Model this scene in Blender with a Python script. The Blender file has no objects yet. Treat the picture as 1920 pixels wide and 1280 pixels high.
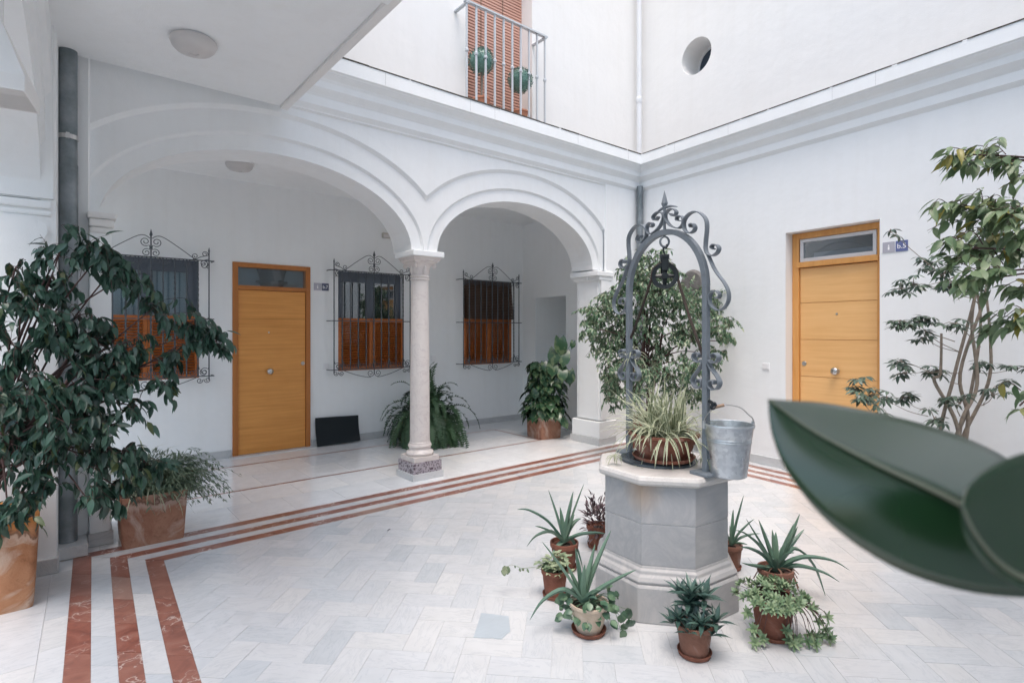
import bpy, math, random
import numpy as np
from math import sin, cos, pi, radians, sqrt, hypot, atan2
from mathutils import Vector, Matrix
R = random.Random(7)
S = bpy.context.scene
COL = S.collection
# ------------------------------------------------------------------ camera, sky, sun, exposure
EYE = 1.55
HEAD = radians(50.575)
FW = Vector((cos(HEAD), sin(HEAD), 0)); RT = Vector((sin(HEAD), -cos(HEAD), 0)); UP = Vector((0, 0, 1))
cd = bpy.data.cameras.new('camera'); cam = bpy.data.objects.new('camera', cd); COL.objects.link(cam)
cam.location = (0, 0, EYE); cam.rotation_euler = (pi / 2, 0, HEAD - pi / 2)
cd.sensor_width = 36; cd.lens = 36 * 1040 / 1920; cd.shift_y = -20 / 1920
cd.clip_start = 0.03; cd.clip_end = 200
cd.dof.use_dof = True; cd.dof.focus_distance = 4.2; cd.dof.aperture_fstop = 4.0
S.camera = cam
W = bpy.data.worlds.new('World'); S.world = W; W.use_nodes = True
nt = W.node_tree; bg = nt.nodes['Background']
sky = nt.nodes.new('ShaderNodeTexSky'); sky.sky_type = 'NISHITA'; sky.sun_disc = False
SUN_EL, SUN_AZ = 70, 222          # sun stands high, behind and left of the camera (compass degrees from +Y, clockwise)
sky.sun_elevation = radians(SUN_EL); sky.sun_rotation = radians(SUN_AZ)
sky.air_density = 1.2; sky.dust_density = 4.0; sky.ozone_density = 1.0
hs = nt.nodes.new('ShaderNodeHueSaturation'); hs.inputs['Saturation'].default_value = 1.05; hs.inputs['Hue'].default_value = 0.485
nt.links.new(sky.outputs[0], hs.inputs['Color']); nt.links.new(hs.outputs[0], bg.inputs[0])
bg.inputs[1].default_value = 0.105
sl = bpy.data.lights.new('sun', 'SUN'); sl.energy = 0.6; sl.angle = radians(30); sl.color = (1.0, 0.975, 0.94)
so = bpy.data.objects.new('sun', sl); COL.objects.link(so)
sd = Vector((sin(radians(SUN_AZ)) * cos(radians(SUN_EL)), cos(radians(SUN_AZ)) * cos(radians(SUN_EL)), sin(radians(SUN_EL))))
so.rotation_euler = sd.to_track_quat('Z', 'Y').to_euler(); so.location = (2, 1, 12)
vs = S.view_settings; vs.view_transform = 'Standard'; vs.look = 'None'; vs.gamma = 1; vs.exposure = 1.54; vs.use_curve_mapping = False
cy = S.cycles; cy.max_bounces = 14; cy.diffuse_bounces = 12; cy.glossy_bounces = 4; cy.transparent_max_bounces = 8
cy.use_denoising = True; cy.sample_clamp_indirect = 6

# ------------------------------------------------------------------ materials
MATS = {}
def nodes(name, rough=.5, metal=0, spec=.5):
    m = bpy.data.materials.new(name); m.use_nodes = True; t = m.node_tree
    b = t.nodes['Principled BSDF']; b.inputs['Roughness'].default_value = rough; b.inputs['Metallic'].default_value = metal
    b.inputs['Specular IOR Level'].default_value = spec
    MATS[name] = m
    return m, t, b
def N(t, typ, **kw):
    n = t.nodes.new('ShaderNode' + typ)
    for k, v in kw.items():
        if k in n.inputs: n.inputs[k].default_value = v
        else: setattr(n, k, v)
    return n
def L(t, a, b): t.links.new(a, b)
def ramp(t, fac, stops):
    r = t.nodes.new('ShaderNodeValToRGB'); e = r.color_ramp.elements
    while len(e) < len(stops): e.new(.5)
    for el, (p, c) in zip(e, stops): el.position = p; el.color = (*c, 1)
    L(t, fac, r.inputs[0]); return r.outputs[0]
def coords(t, spread=0, which='Object'):
    tc = N(t, 'TexCoord'); v = tc.outputs[which]
    if spread:
        oi = N(t, 'ObjectInfo'); at = N(t, 'Attribute', attribute_name='tone')
        a = N(t, 'Math', operation='ADD'); L(t, oi.outputs['Random'], a.inputs[0]); L(t, at.outputs['Fac'], a.inputs[1])
        f = N(t, 'Math', operation='FRACT'); L(t, a.outputs[0], f.inputs[0])
        m = N(t, 'Math', operation='MULTIPLY'); m.inputs[1].default_value = spread; L(t, f.outputs[0], m.inputs[0])
        ad = N(t, 'VectorMath', operation='ADD'); L(t, v, ad.inputs[0]); L(t, m.outputs[0], ad.inputs[1])
        return ad.outputs[0], f.outputs[0]
    return v, None
def noise(t, v, scale, detail=4, rough=.55, dist=0):
    n = N(t, 'TexNoise', Scale=scale, Detail=detail, Roughness=rough, Distortion=dist); L(t, v, n.inputs['Vector']); return n.outputs['Fac']
def bump(t, b, h, strength, dist=.01):
    n = N(t, 'Bump', Strength=strength, Distance=dist); L(t, h, n.inputs['Height']); L(t, n.outputs[0], b.inputs['Normal'])
def mix(t, fac, a, b, typ='MIX'):
    m = N(t, 'Mix', data_type='RGBA', blend_type=typ)
    if isinstance(fac, (int, float)): m.inputs[0].default_value = fac
    else: L(t, fac, m.inputs[0])
    for i, c in ((6, a), (7, b)):
        if isinstance(c, tuple): m.inputs[i].default_value = (*c, 1)
        else: L(t, c, m.inputs[i])
    return m.outputs[2]
def simple(name, col, rough=.5, metal=0, var=0, scale=8, bmp=0, bscale=60, spec=.5, dark=None):
    m, t, b = nodes(name, rough, metal, spec)
    if var or dark:
        v, _ = coords(t); f = noise(t, v, scale, 5, .6)
        d = dark or tuple(c * (1 - var) for c in col)
        L(t, ramp(t, f, [(.35, d), (.65, col)]), b.inputs['Base Color'])
    else: b.inputs['Base Color'].default_value = (*col, 1)
    if bmp:
        v, _ = coords(t); bump(t, b, noise(t, v, bscale, 3), bmp)
    return m
def plaster(name, col, stain=.03):
    m, t, b = nodes(name, .75, 0, .3); v, _ = coords(t, 0)
    f = noise(t, v, 1.3, 5, .6); g = noise(t, v, 9, 4, .6)
    c = ramp(t, f, [(.3, tuple(x * (1 - stain) for x in col)), (.7, col)])
    c = mix(t, .35, c, ramp(t, g, [(.3, tuple(x * (1 - stain * 1.3) for x in col)), (.6, col)]))
    mp = N(t, 'Mapping'); mp.inputs['Scale'].default_value = (5, 5, .45); L(t, v, mp.inputs[0])
    c = mix(t, 1.0, c, ramp(t, noise(t, mp.outputs[0], 1.6, 5, .65), [(.36, (.984, .982, .978)), (.52, (1, 1, 1))]), 'MULTIPLY')
    L(t, c, b.inputs['Base Color'])
    a = N(t, 'Math', operation='ADD'); L(t, noise(t, v, 16, 4), a.inputs[0]); L(t, noise(t, v, 140, 2), a.inputs[1])
    bump(t, b, a.outputs[0], .3, .004); nb = [n for n in t.nodes if n.type == 'BUMP'][0]; b2_ = N(t, 'Bump', Strength=.35, Distance=.03); L(t, noise(t, v, 2.2, 3), b2_.inputs['Height']); L(t, b2_.outputs[0], nb.inputs['Normal']); return m
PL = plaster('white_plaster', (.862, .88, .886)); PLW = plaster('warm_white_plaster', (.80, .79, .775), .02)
def marble(name, base, vein, rough=.22, spread=40, scale=2.4, tonevar=.15, vn=.45, vw=.03):
    m, t, b = nodes(name, rough, 0, .5); v, f = coords(t, spread)
    n1 = noise(t, v, scale * 1.3, 6, .62, 1.4); n2 = noise(t, v, scale * 3.5, 5, .6, .6)
    mp = N(t, 'Mapping'); mp.inputs['Scale'].default_value = (.7, 3.2, 2.0); mp.inputs['Rotation'].default_value = (0, 0, .5); L(t, v, mp.inputs[0])
    n3 = noise(t, mp.outputs[0], scale * 2, 6, .65, 1.2)
    c = ramp(t, n1, [(.36, tuple(x * .93 for x in base)), (.6, base)])
    c = mix(t, ramp(t, n3, [(.5 - vw, (0, 0, 0)), (.5, (vn,) * 3), (.5 + vw, (0, 0, 0))]), c, vein)
    c = mix(t, .25, c, ramp(t, n2, [(.35, tuple(x * .86 for x in base)), (.6, base)]))
    if f is not None:
        tone = ramp(t, f, [(0, (1 - tonevar, 1 - tonevar * .8, 1 - tonevar * .66)), (.14, (1 - tonevar * .55, 1 - tonevar * .42, 1 - tonevar * .33)), (.5, (.955, .965, .975)), (1, (1.02, 1.01, .99))])
        c = mix(t, 1.0, c, tone, 'MULTIPLY')
    L(t, c, b.inputs['Base Color'])
    L(t, ramp(t, n2, [(.3, (rough * .95,) * 3), (.7, (rough * 1.12,) * 3)]), b.inputs['Roughness'])
    return m
TILE = marble('white_marble', (.61, .618, .628), (.39, .42, .46))
TILEG = marble('gallery_marble', (.86, .86, .86), (.60, .62, .65), .10)
SKIRT = marble('grey_marble', (.60, .60, .60), (.36, .38, .4), .3, 10)
def red_marble():
    m, t, b = nodes('red_marble', .28); v, f = coords(t, 30)
    n1 = noise(t, v, 7, 6, .65, 1.0)
    c = ramp(t, n1, [(.3, (.155, .05, .036)), (.5, (.25, .088, .06)), (.72, (.32, .15, .11))])
    w = N(t, 'TexVoronoi', feature='DISTANCE_TO_EDGE', Scale=3.2); 
    dn = N(t, 'TexNoise', Scale=5.0, Detail=5.0); L(t, v, dn.inputs['Vector'])
    ad = N(t, 'VectorMath', operation='ADD'); L(t, v, ad.inputs[0]); L(t, dn.outputs['Color'], ad.inputs[1]); L(t, ad.outputs[0], w.inputs['Vector'])
    mk = N(t, 'Math', operation='MULTIPLY'); L(t, ramp(t, w.outputs['Distance'], [(0, (.9,) * 3), (.012, (.5,) * 3), (.035, (0, 0, 0))]), mk.inputs[0]); L(t, ramp(t, noise(t, v, 2.6, 3), [(.46, (0,) * 3), (.56, (1,) * 3)]), mk.inputs[1])
    c = mix(t, mk.outputs[0], c, (.62, .54, .49))
    c = mix(t, ramp(t, f, [(0, (.75,) * 3), (.08, (.55,) * 3), (.12, (0, 0, 0)), (1, (.18,) * 3)]), c, (.40, .30, .25))
    L(t, c, b.inputs['Base Color']); return m
REDM = red_marble()
COLM = marble('column_marble', (.74, .69, .66), (.47, .40, .41), .35, 0, 1.2)
WELLM = marble('well_marble', (.47, .462, .46), (.27, .28, .31), .5, 12, 1.0, .12, .5, .14)
def breccia():
    m, t, b = nodes('violet_marble', .2); v, _ = coords(t)
    dn = N(t, 'TexNoise', Scale=14.0, Detail=5.0); L(t, v, dn.inputs['Vector'])
    ad = N(t, 'VectorMath', operation='MULTIPLY_ADD'); ad.inputs[1].default_value = (.12, .12, .12); L(t, dn.outputs['Color'], ad.inputs[0]); L(t, v, ad.inputs[2])
    w = N(t, 'TexVoronoi', feature='DISTANCE_TO_EDGE', Scale=24.0); L(t, ad.outputs[0], w.inputs['Vector'])
    c = mix(t, ramp(t, w.outputs['Distance'], [(0, (1,) * 3), (.12, (.6,) * 3), (.3, (0,) * 3)]), (.085, .06, .08), (.45, .42, .46))
    L(t, c, b.inputs['Base Color']); return m
BREC = breccia()
WELLC = marble('well_cap_marble', (.62, .60, .58), (.45, .42, .40), .4, 0, 2)
def wellstain():                                   # weathered patch of rust on one side of the well body
    m = WELLM; t = m.node_tree; b = t.nodes['Principled BSDF']; src = b.inputs['Base Color'].links[0].from_socket
    tc = N(t, 'TexCoord'); mp = N(t, 'Mapping'); mp.vector_type = 'POINT'
    mp.inputs['Location'].default_value = (2.5, .70, -4.2); mp.inputs['Scale'].default_value = (6.5, 6.5, 6); L(t, tc.outputs['Object'], mp.inputs[0])
    g = N(t, 'TexGradient', gradient_type='SPHERICAL'); L(t, mp.outputs[0], g.inputs[0])
    c = mix(t, ramp(t, g.outputs['Fac'], [(0, (0,) * 3), (.8, (.65,) * 3)]), src, (.42, .27, .15)); L(t, c, b.inputs['Base Color'])
wellstain()
def terracotta(name, a, b2, lime, rough=.75, limeamt=.5, orange=None, ztop=None, band=None):
    m, t, b = nodes(name, rough, 0, .25); v, _ = coords(t)
    n1 = noise(t, v, 5, 6, .65, .8); n2 = noise(t, v, 16, 6, .7, .4); n3 = noise(t, v, 3.1, 5, .6, 1.5)
    c = ramp(t, n1, [(.32, b2), (.62, a)])
    c = mix(t, ramp(t, n3, [(.5, (0,) * 3), (.62, (limeamt,) * 3)]), c, lime)
    c = mix(t, ramp(t, n2, [(.55, (0,) * 3), (.72, (.5,) * 3)]), c, tuple(x * .4 for x in b2))
    if orange:
        sp = N(t, 'SeparateXYZ'); L(t, v, sp.inputs[0])
        c = mix(t, ramp(t, sp.outputs['Z'], [(ztop - .14, (0,) * 3), (ztop - .04, (.85,) * 3)]), c, orange)
    if band:                                        # lime and damp marks drawn along an old water line
        sp = N(t, 'SeparateXYZ'); L(t, v, sp.inputs[0]); n4 = noise(t, v, 7, 7, .7, 1.2)
        a1 = N(t, 'Math', operation='MULTIPLY_ADD'); a1.inputs[1].default_value = .24; L(t, n4, a1.inputs[0]); L(t, sp.outputs['Z'], a1.inputs[2])
        c = mix(t, ramp(t, a1.outputs[0], [(band - .035, (0,) * 3), (band, (.75,) * 3), (band + .02, (.6,) * 3), (band + .05, (0,) * 3)]), c, lime)
        c = mix(t, ramp(t, a1.outputs[0], [(band + .012, (0,) * 3), (band + .03, (.8,) * 3), (band + .055, (0,) * 3)]), c, tuple(x * .35 for x in b2))
    L(t, c, b.inputs['Base Color']); bump(t, b, n2, .8, .008); return m
TER = terracotta('planter_terracotta', (.40, .215, .145), (.27, .12, .078), (.52, .40, .34), limeamt=.75, band=.40)
TERO = terracotta('orange_planter_terracotta', (.46, .235, .13), (.32, .125, .055), (.56, .42, .33), limeamt=.8, orange=(.50, .19, .03), ztop=.56, band=.50)
TERP = terracotta('pot_terracotta', (.255, .105, .07), (.16, .06, .04), (.38, .28, .25), limeamt=.4)
TERL = terracotta('limed_terracotta', (.28, .14, .10), (.17, .08, .055), (.46, .41, .38), limeamt=.9)
CREAM = terracotta('cream_glaze', (.60, .52, .43), (.50, .38, .28), (.66, .61, .55), .4, .4)
SOIL = simple('potting_soil', (.05, .035, .025), .95, var=.6, scale=60, bmp=1, bscale=90)
IRON = simple('grey_painted_iron', (.175, .205, .235), .45, var=.15, scale=20, bmp=.15)
IROND = simple('dark_grille_iron', (.085, .10, .115), .5, var=.2, scale=30)
BLACK = simple('black_iron', (.012, .018, .022), .4, bmp=.1)
ROPE = simple('brown_rope', (.065, .048, .04), .9, bmp=1, bscale=200)
def galvanized():
    m, t, b = nodes('galvanised_zinc', .33, .85); v, _ = coords(t)
    w = N(t, 'TexVoronoi', Scale=55.0); L(t, v, w.inputs['Vector'])
    L(t, ramp(t, w.outputs['Color'], [(0, (.46, .49, .52)), (1, (.66, .69, .71))]), b.inputs['Base Color'])
    L(t, ramp(t, noise(t, v, 9), [(.3, (.25,) * 3), (.7, (.45,) * 3)]), b.inputs['Roughness']); return m
ZINC = galvanized()
PIPE = simple('weathered_zinc_pipe', (.28, .31, .33), .45, .5, scale=5, dark=(.15, .18, .19), bmp=.25, bscale=25)
PIPEW = simple('white_painted_pipe', (.70, .71, .73), .4, var=.06)
RAIL = simple('pale_rail_paint', (.52, .55, .58), .4)
def wood(name, a, d, rough=.4, sc=1.0, axis=(1.2, 30, 30)):
    m, t, b = nodes(name, rough); v, _ = coords(t, 7)
    mp = N(t, 'Mapping'); mp.inputs['Scale'].default_value = axis; L(t, v, mp.inputs[0])
    n = noise(t, mp.outputs[0], 1.1 * sc, 6, .6, .5); n2 = noise(t, v, 2.2, 3)
    c = ramp(t, n, [(.3, d), (.65, a)]); c = mix(t, .22, c, ramp(t, n2, [(.35, d), (.65, a)])); L(t, c, b.inputs['Base Color'])
    bump(t, b, n, .06, .002); return m
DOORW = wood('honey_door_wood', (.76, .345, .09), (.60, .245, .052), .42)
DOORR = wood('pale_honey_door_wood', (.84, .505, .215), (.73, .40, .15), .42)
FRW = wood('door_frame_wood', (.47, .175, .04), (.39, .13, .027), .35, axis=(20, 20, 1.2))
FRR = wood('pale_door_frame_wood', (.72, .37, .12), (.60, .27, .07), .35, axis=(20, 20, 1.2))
SHW = wood('varnished_shutter_wood', (.50, .155, .035), (.35, .09, .02), .3)
BLINDW = wood('brown_blind_slats', (.62, .36, .28), (.54, .30, .23), .5)
BLINDD = wood('dark_blind_slats', (.10, .055, .035), (.06, .035, .025), .6)
ALU = simple('slate_aluminium', (.11, .13, .16), .4, .2)
ALUW = simple('white_window_frame', (.66, .67, .69), .4)
CHROME = simple('brushed_steel', (.55, .54, .53), .28, 1)
PLAST = simple('white_plastic', (.82, .82, .83), .4)
LAMPM = simple('lamp_opal_glass', (.60, .58, .57), .35)
RUBBER = simple('black_rubber_mat', (.012, .018, .022), .85, bmp=.8, bscale=300)
SIGNB = simple('blue_sign', (.12, .15, .32), .35); SIGNG = simple('grey_sign', (.42, .42, .48), .35); SIGND = simple('slate_sign', (.09, .10, .17), .35)
WHITEI = simple('white_ink', (.9, .9, .9), .5)
DARKROOM = simple('dark_interior', (.05, .055, .06), .9); PANEBACK = simple('pale_pane_backing', (.62, .68, .71), .9)  # the pale one is a sheet added behind glass so the panes look bright
GROUT = simple('grey_grout', (.56, .57, .58), .8)
BOUNCECUT = simple('grey_bounce_cover', (.30, .30, .29), .9, var=.4, scale=12)  # grey for covers added on the hidden ledge tops to cut bounced light
DIRT = simple('black_lichen_line', (.13, .12, .10), .9, var=.8, scale=40)
def glass(name, tint=(.75, .82, .85), refl=.13):
    m = bpy.data.materials.new(name); m.use_nodes = True; t = m.node_tree; t.nodes.clear()
    o = N(t, 'OutputMaterial'); tr = N(t, 'BsdfTransparent'); tr.inputs[0].default_value = (*tint, 1)
    g = N(t, 'BsdfGlossy', Roughness=.02); lw = N(t, 'LayerWeight', Blend=.35)
    a = N(t, 'Math', operation='ADD'); a.inputs[1].default_value = refl; L(t, lw.outputs['Facing'], a.inputs[0]); a.use_clamp = True
    sc = N(t, 'Math', operation='MULTIPLY'); sc.inputs[1].default_value = .8; L(t, a.outputs[0], sc.inputs[0])
    mx = N(t, 'MixShader'); L(t, sc.outputs[0], mx.inputs[0]); L(t, tr.outputs[0], mx.inputs[1]); L(t, g.outputs[0], mx.inputs[2]); L(t, mx.outputs[0], o.inputs[0]); return m
GLASS = glass('window_glass')
def leafmat(name, lo, hi, rough=.38, trans=.12, spot=None, spotamt=.5, yellow=0, sc=22, spec=.5):
    m, t, b = nodes(name, rough, 0, spec); v, f = coords(t, 9)
    st = [(0, lo), (.9, hi)]
    if yellow: y_ = yellow if isinstance(yellow, tuple) else (.33, .27, .04); st = [(0, lo), (.93, hi), (.96, y_), (1, y_)]
    c = ramp(t, f, st)
    n = noise(t, v, sc, 3); c = mix(t, .25, c, ramp(t, n, [(.3, lo), (.7, hi)]))
    if spot:
        n = noise(t, v, sc * 1.2, 2, .5, .6); c = mix(t, ramp(t, n, [(.52, (0,) * 3), (.60, (spotamt,) * 3)]), c, spot)
    L(t, c, b.inputs['Base Color'])
    if trans:
        o = t.nodes['Material Output']; tl = N(t, 'BsdfTranslucent'); L(t, c, tl.inputs[0])
        mx = N(t, 'MixShader'); mx.inputs[0].default_value = trans; L(t, b.outputs[0], mx.inputs[1]); L(t, tl.outputs[0], mx.inputs[2]); L(t, mx.outputs[0], o.inputs[0])
    return m
LF_FIG = leafmat('dark_fig_leaf', (.012, .038, .027), (.060, .13, .088), trans=.18, yellow=(.11, .13, .045))
LF_FIG2 = leafmat('olive_fig_leaf', (.08, .15, .07), (.25, .33, .18), .4, .2, yellow=1)
LF_VAR = leafmat('variegated_fig_leaf', (.045, .11, .06), (.15, .26, .15), .4, .25, (.52, .56, .40), .7, sc=16)
LF_SCH = leafmat('schefflera_leaf', (.03, .06, .045), (.13, .19, .135), .35, .1)
LF_FERN = leafmat('fern_leaf', (.025, .065, .030), (.07, .14, .065), .5)
LF_POTH = leafmat('pothos_leaf', (.013, .045, .026), (.045, .105, .05), .25, .1, (.34, .40, .20), .28, sc=14)
LF_ALOE = leafmat('aloe_leaf', (.075, .15, .11), (.16, .25, .18), .4, 0)
LF_CREAM = leafmat('cream_leaf_margin', (.46, .49, .34), (.62, .64, .48), .5, .2)
LF_SPG = leafmat('spider_leaf_green', (.13, .17, .09), (.22, .26, .15), .5, .2)
LF_RHO = leafmat('rhoeo_leaf', (.03, .07, .06), (.09, .16, .13), .35, 0)
LF_PUR = leafmat('purple_leaf', (.06, .02, .035), (.13, .10, .10), .4, 0)
LF_AEO = leafmat('aeonium_leaf', (.10, .19, .10), (.30, .38, .22), .45, .05)
LF_KAL = leafmat('kalanchoe_leaf', (.10, .17, .09), (.38, .42, .27), .5, .05)
LF_RND = leafmat('round_succulent_leaf', (.04, .10, .06), (.13, .21, .12), .35, 0)
LF_GRN = leafmat('slender_leaf', (.07, .12, .07), (.20, .26, .17), .5, .1)
LF_TOP = leafmat('boxwood_leaf', (.03, .10, .085), (.16, .30, .25), .3, 0)
LF_RUB = leafmat('rubber_leaf', (.010, .036, .013), (.016, .052, .020), .24, .06, sc=5, spec=.9)
RIBM = simple('pale_midrib', (.17, .18, .13), .45)
BARK = simple('grey_brown_bark', (.22, .17, .13), .85, var=.4, scale=30, bmp=.6, bscale=60)
BARKR = simple('reddish_twig_bark', (.10, .055, .05), .8, var=.3, scale=30)
CHALK = simple('pale_stem', (.30, .25, .20), .8, var=.35, scale=25, bmp=.4)
DEAD = simple('dry_leaf', (.22, .12, .08), .8)

# ------------------------------------------------------------------ mesh helpers
class MB:
    def __init__(s): s.v = []; s.f = []; s.mi = []; s.tone = []
    def add(s, vs, fs, mi=0, tone=0.0):
        o = len(s.v); s.v += [tuple(p) for p in vs]; s.f += [tuple(i + o for i in f) for f in fs]; s.mi += [mi] * len(fs); s.tone += [tone] * len(fs); return s
    def box(s, x0, x1, y0, y1, z0, z1, mi=0):
        v = [(x, y, z) for z in (z0, z1) for y in (y0, y1) for x in (x0, x1)]
        return s.add(v, [(0, 2, 3, 1), (4, 5, 7, 6), (0, 1, 5, 4), (2, 6, 7, 3), (0, 4, 6, 2), (1, 3, 7, 5)], mi)
    def quad(s, *p, mi=0): return s.add(p, [tuple(range(len(p)))], mi)
    def tube(s, path, r, n=8, closed=False, up=None, mi=0, tone=0.0):
        P = [Vector(p) for p in path]; m = len(P); rr = r if isinstance(r, (list, tuple)) else [r] * m
        vs = []; ref = None
        for i in range(m):
            a = P[(i - 1) % m] if (closed or i) else P[0]; b = P[(i + 1) % m] if (closed or i < m - 1) else P[-1]
            d = (b - a); d = d.normalized() if d.length > 1e-9 else Vector((0, 0, 1))
            if ref is None: ref = Vector((0, 0, 1)) if abs(d.z) < .9 else Vector((1, 0, 0))
            x = (ref - d * ref.dot(d)); x = x.normalized() if x.length > 1e-6 else d.orthogonal().normalized(); ref = x; y = d.cross(x)
            for k in range(n):
                a_ = 2 * pi * (k + .5) / n; vs.append(P[i] + (x * cos(a_) + y * sin(a_)) * rr[i])
        fs = []
        for i in range(m if closed else m - 1):
            j = (i + 1) % m
            for k in range(n): k2 = (k + 1) % n; fs.append((i * n + k, i * n + k2, j * n + k2, j * n + k))
        if not closed: fs.append(tuple(range(n - 1, -1, -1))); fs.append(tuple((m - 1) * n + k for k in range(n)))
        return s.add(vs, fs, mi, tone)
    def ribbon(s, path, side, w, th, mi=0):
        """flat bar: w wide along the unit vector side, th thick across the path"""
        P = [Vector(p) for p in path]; side = Vector(side); vs = []; m = len(P)
        for i in range(m):
            d = (P[min(i + 1, m - 1)] - P[max(i - 1, 0)]).normalized(); nn = d.cross(side).normalized()
            for a, b in ((-1, -1), (1, -1), (1, 1), (-1, 1)): vs.append(P[i] + side * (a * w / 2) + nn * (b * th / 2))
        fs = [(0, 1, 2, 3), tuple(4 * (m - 1) + k for k in (3, 2, 1, 0))]
        for i in range(m - 1):
            for k in range(4): k2 = (k + 1) % 4; fs.append((4 * i + k, 4 * i + 4 + k, 4 * i + 4 + k2, 4 * i + k2))
        return s.add(vs, fs, mi)
    def lathe(s, prof, n=24, c=(0, 0, 0), rot=0, mi=0):
        vs = [(c[0] + r * cos(rot + 2 * pi * k / n), c[1] + r * sin(rot + 2 * pi * k / n), c[2] + z) for r, z in prof for k in range(n)]
        fs = []
        for i in range(len(prof) - 1):
            for k in range(n): k2 = (k + 1) % n; fs.append((i * n + k, i * n + k2, (i + 1) * n + k2, (i + 1) * n + k))
        fs.append(tuple(range(n - 1, -1, -1))); fs.append(tuple((len(prof) - 1) * n + k for k in range(n)))
        return s.add(vs, fs, mi)
    def prism(s, poly, z0, z1, mi=0, tone=0.0):
        n = len(poly); vs = [(x, y, z0) for x, y in poly] + [(x, y, z1) for x, y in poly]
        fs = [tuple(range(n - 1, -1, -1)), tuple(range(n, 2 * n))] + [(i, (i + 1) % n, n + (i + 1) % n, n + i) for i in range(n)]
        return s.add(vs, fs, mi, tone)
    def mesh(s, name, mats, smooth=None):
        me = bpy.data.meshes.new(name); me.from_pydata(s.v, [], s.f)
        for m in (mats if isinstance(mats, (list, tuple)) else [mats]): me.materials.append(m)
        if any(s.mi): me.polygons.foreach_set('material_index', s.mi)
        if any(s.tone):
            at = me.attributes.new('tone', 'FLOAT', 'FACE'); at.data.foreach_set('value', s.tone)
        me.update()
        if smooth:
            me.shade_smooth(); me.set_sharp_from_angle(angle=radians(smooth))
        return me
    def build(s, name, mat, parent=None, smooth=None, bevel=0, world=False, **props):
        if world and parent is not None:
            o = parent.location; s.v = [(x - o[0], y - o[1], z - o[2]) for x, y, z in s.v]
        return obj(name, s.mesh(name, mat, smooth), parent, bevel, **props)
def obj(name, me, parent=None, bevel=0, **props):
    o = bpy.data.objects.new(name, me); COL.objects.link(o)
    if parent is not None: o.parent = parent
    if bevel:
        b = o.modifiers.new('bevel', 'BEVEL'); b.width = bevel; b.segments = 2; b.limit_method = 'ANGLE'; b.angle_limit = radians(40)
    for k, v in props.items(): o[k] = v
    return o
def thing(name, loc, label, cat, group=None, rz=0, kind=None):
    o = bpy.data.objects.new(name, None); COL.objects.link(o); o.location = loc; o.rotation_euler = (0, 0, rz); o.empty_display_size = .1
    o['label'] = label; o['category'] = cat
    if group: o['group'] = group
    if kind: o['kind'] = kind
    return o
def tag(o, label, cat, group=None):
    o['label'] = label; o['category'] = cat
    if group: o['group'] = group
    return o
def cr(pts, n=6):
    """Catmull-Rom through pts"""
    P = [Vector(p) for p in pts]; out = []
    for i in range(len(P) - 1):
        a, b, c, d = P[max(i - 1, 0)], P[i], P[i + 1], P[min(i + 2, len(P) - 1)]
        for k in range(n):
            t = k / n; out.append(.5 * ((2 * b) + (c - a) * t + (2 * a - 5 * b + 4 * c - d) * t * t + (3 * b - a - 3 * c + d) * t ** 3))
    out.append(P[-1]); return out
def at(px, py, k):                                   # a point k metres in front of the standpoint, in the photo's survey units
    return FW * k + RT * ((px - 960) / 1040 * k) + UP * (EYE - (py - 620) / 1040 * k)

# ------------------------------------------------------------------ the walls
def clipz(arches, x, zf):
    z = zf
    for c, a, b in arches:
        if abs(x - c) < a: z = max(z, 2.38 + b * sqrt(1 - ((x - c) / a) ** 2))
    return z
def samples(x0, x1, arches, n=36):
    xs = {round(x0, 4), round(x1, 4)}
    for c, a, b in arches:
        for i in range(n + 1):
            x = c - a * cos(pi * i / n)
            for q in (x,):
                if x0 < q < x1: xs.add(round(q, 4))
    return sorted(xs)
def curtain(mb, x0, x1, A0, A1, zf, ztop, y0, y1, back=False):
    """wall skin above an arcade line; the step runs from outline A0 at depth y0 to outline A1 at depth y1"""
    xs = samples(x0, x1, list(A0) + list(A1))
    for a, b in zip(xs[:-1], xs[1:]):
        m0, m1 = a + 1e-5, b - 1e-5
        za, zb = clipz(A0, m0, zf), clipz(A0, m1, zf); ya, yb = clipz(A1, m0, zf), clipz(A1, m1, zf)
        mb.quad((a, y0, za), (b, y0, zb), (b, y0, ztop), (a, y0, ztop))
        mb.quad((a, y0, za), (a, y1, ya), (b, y1, yb), (b, y0, zb))
        if back: mb.quad((a, y1, ya), (a, y1, ztop), (b, y1, ztop), (b, y1, yb))
    return mb
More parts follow.
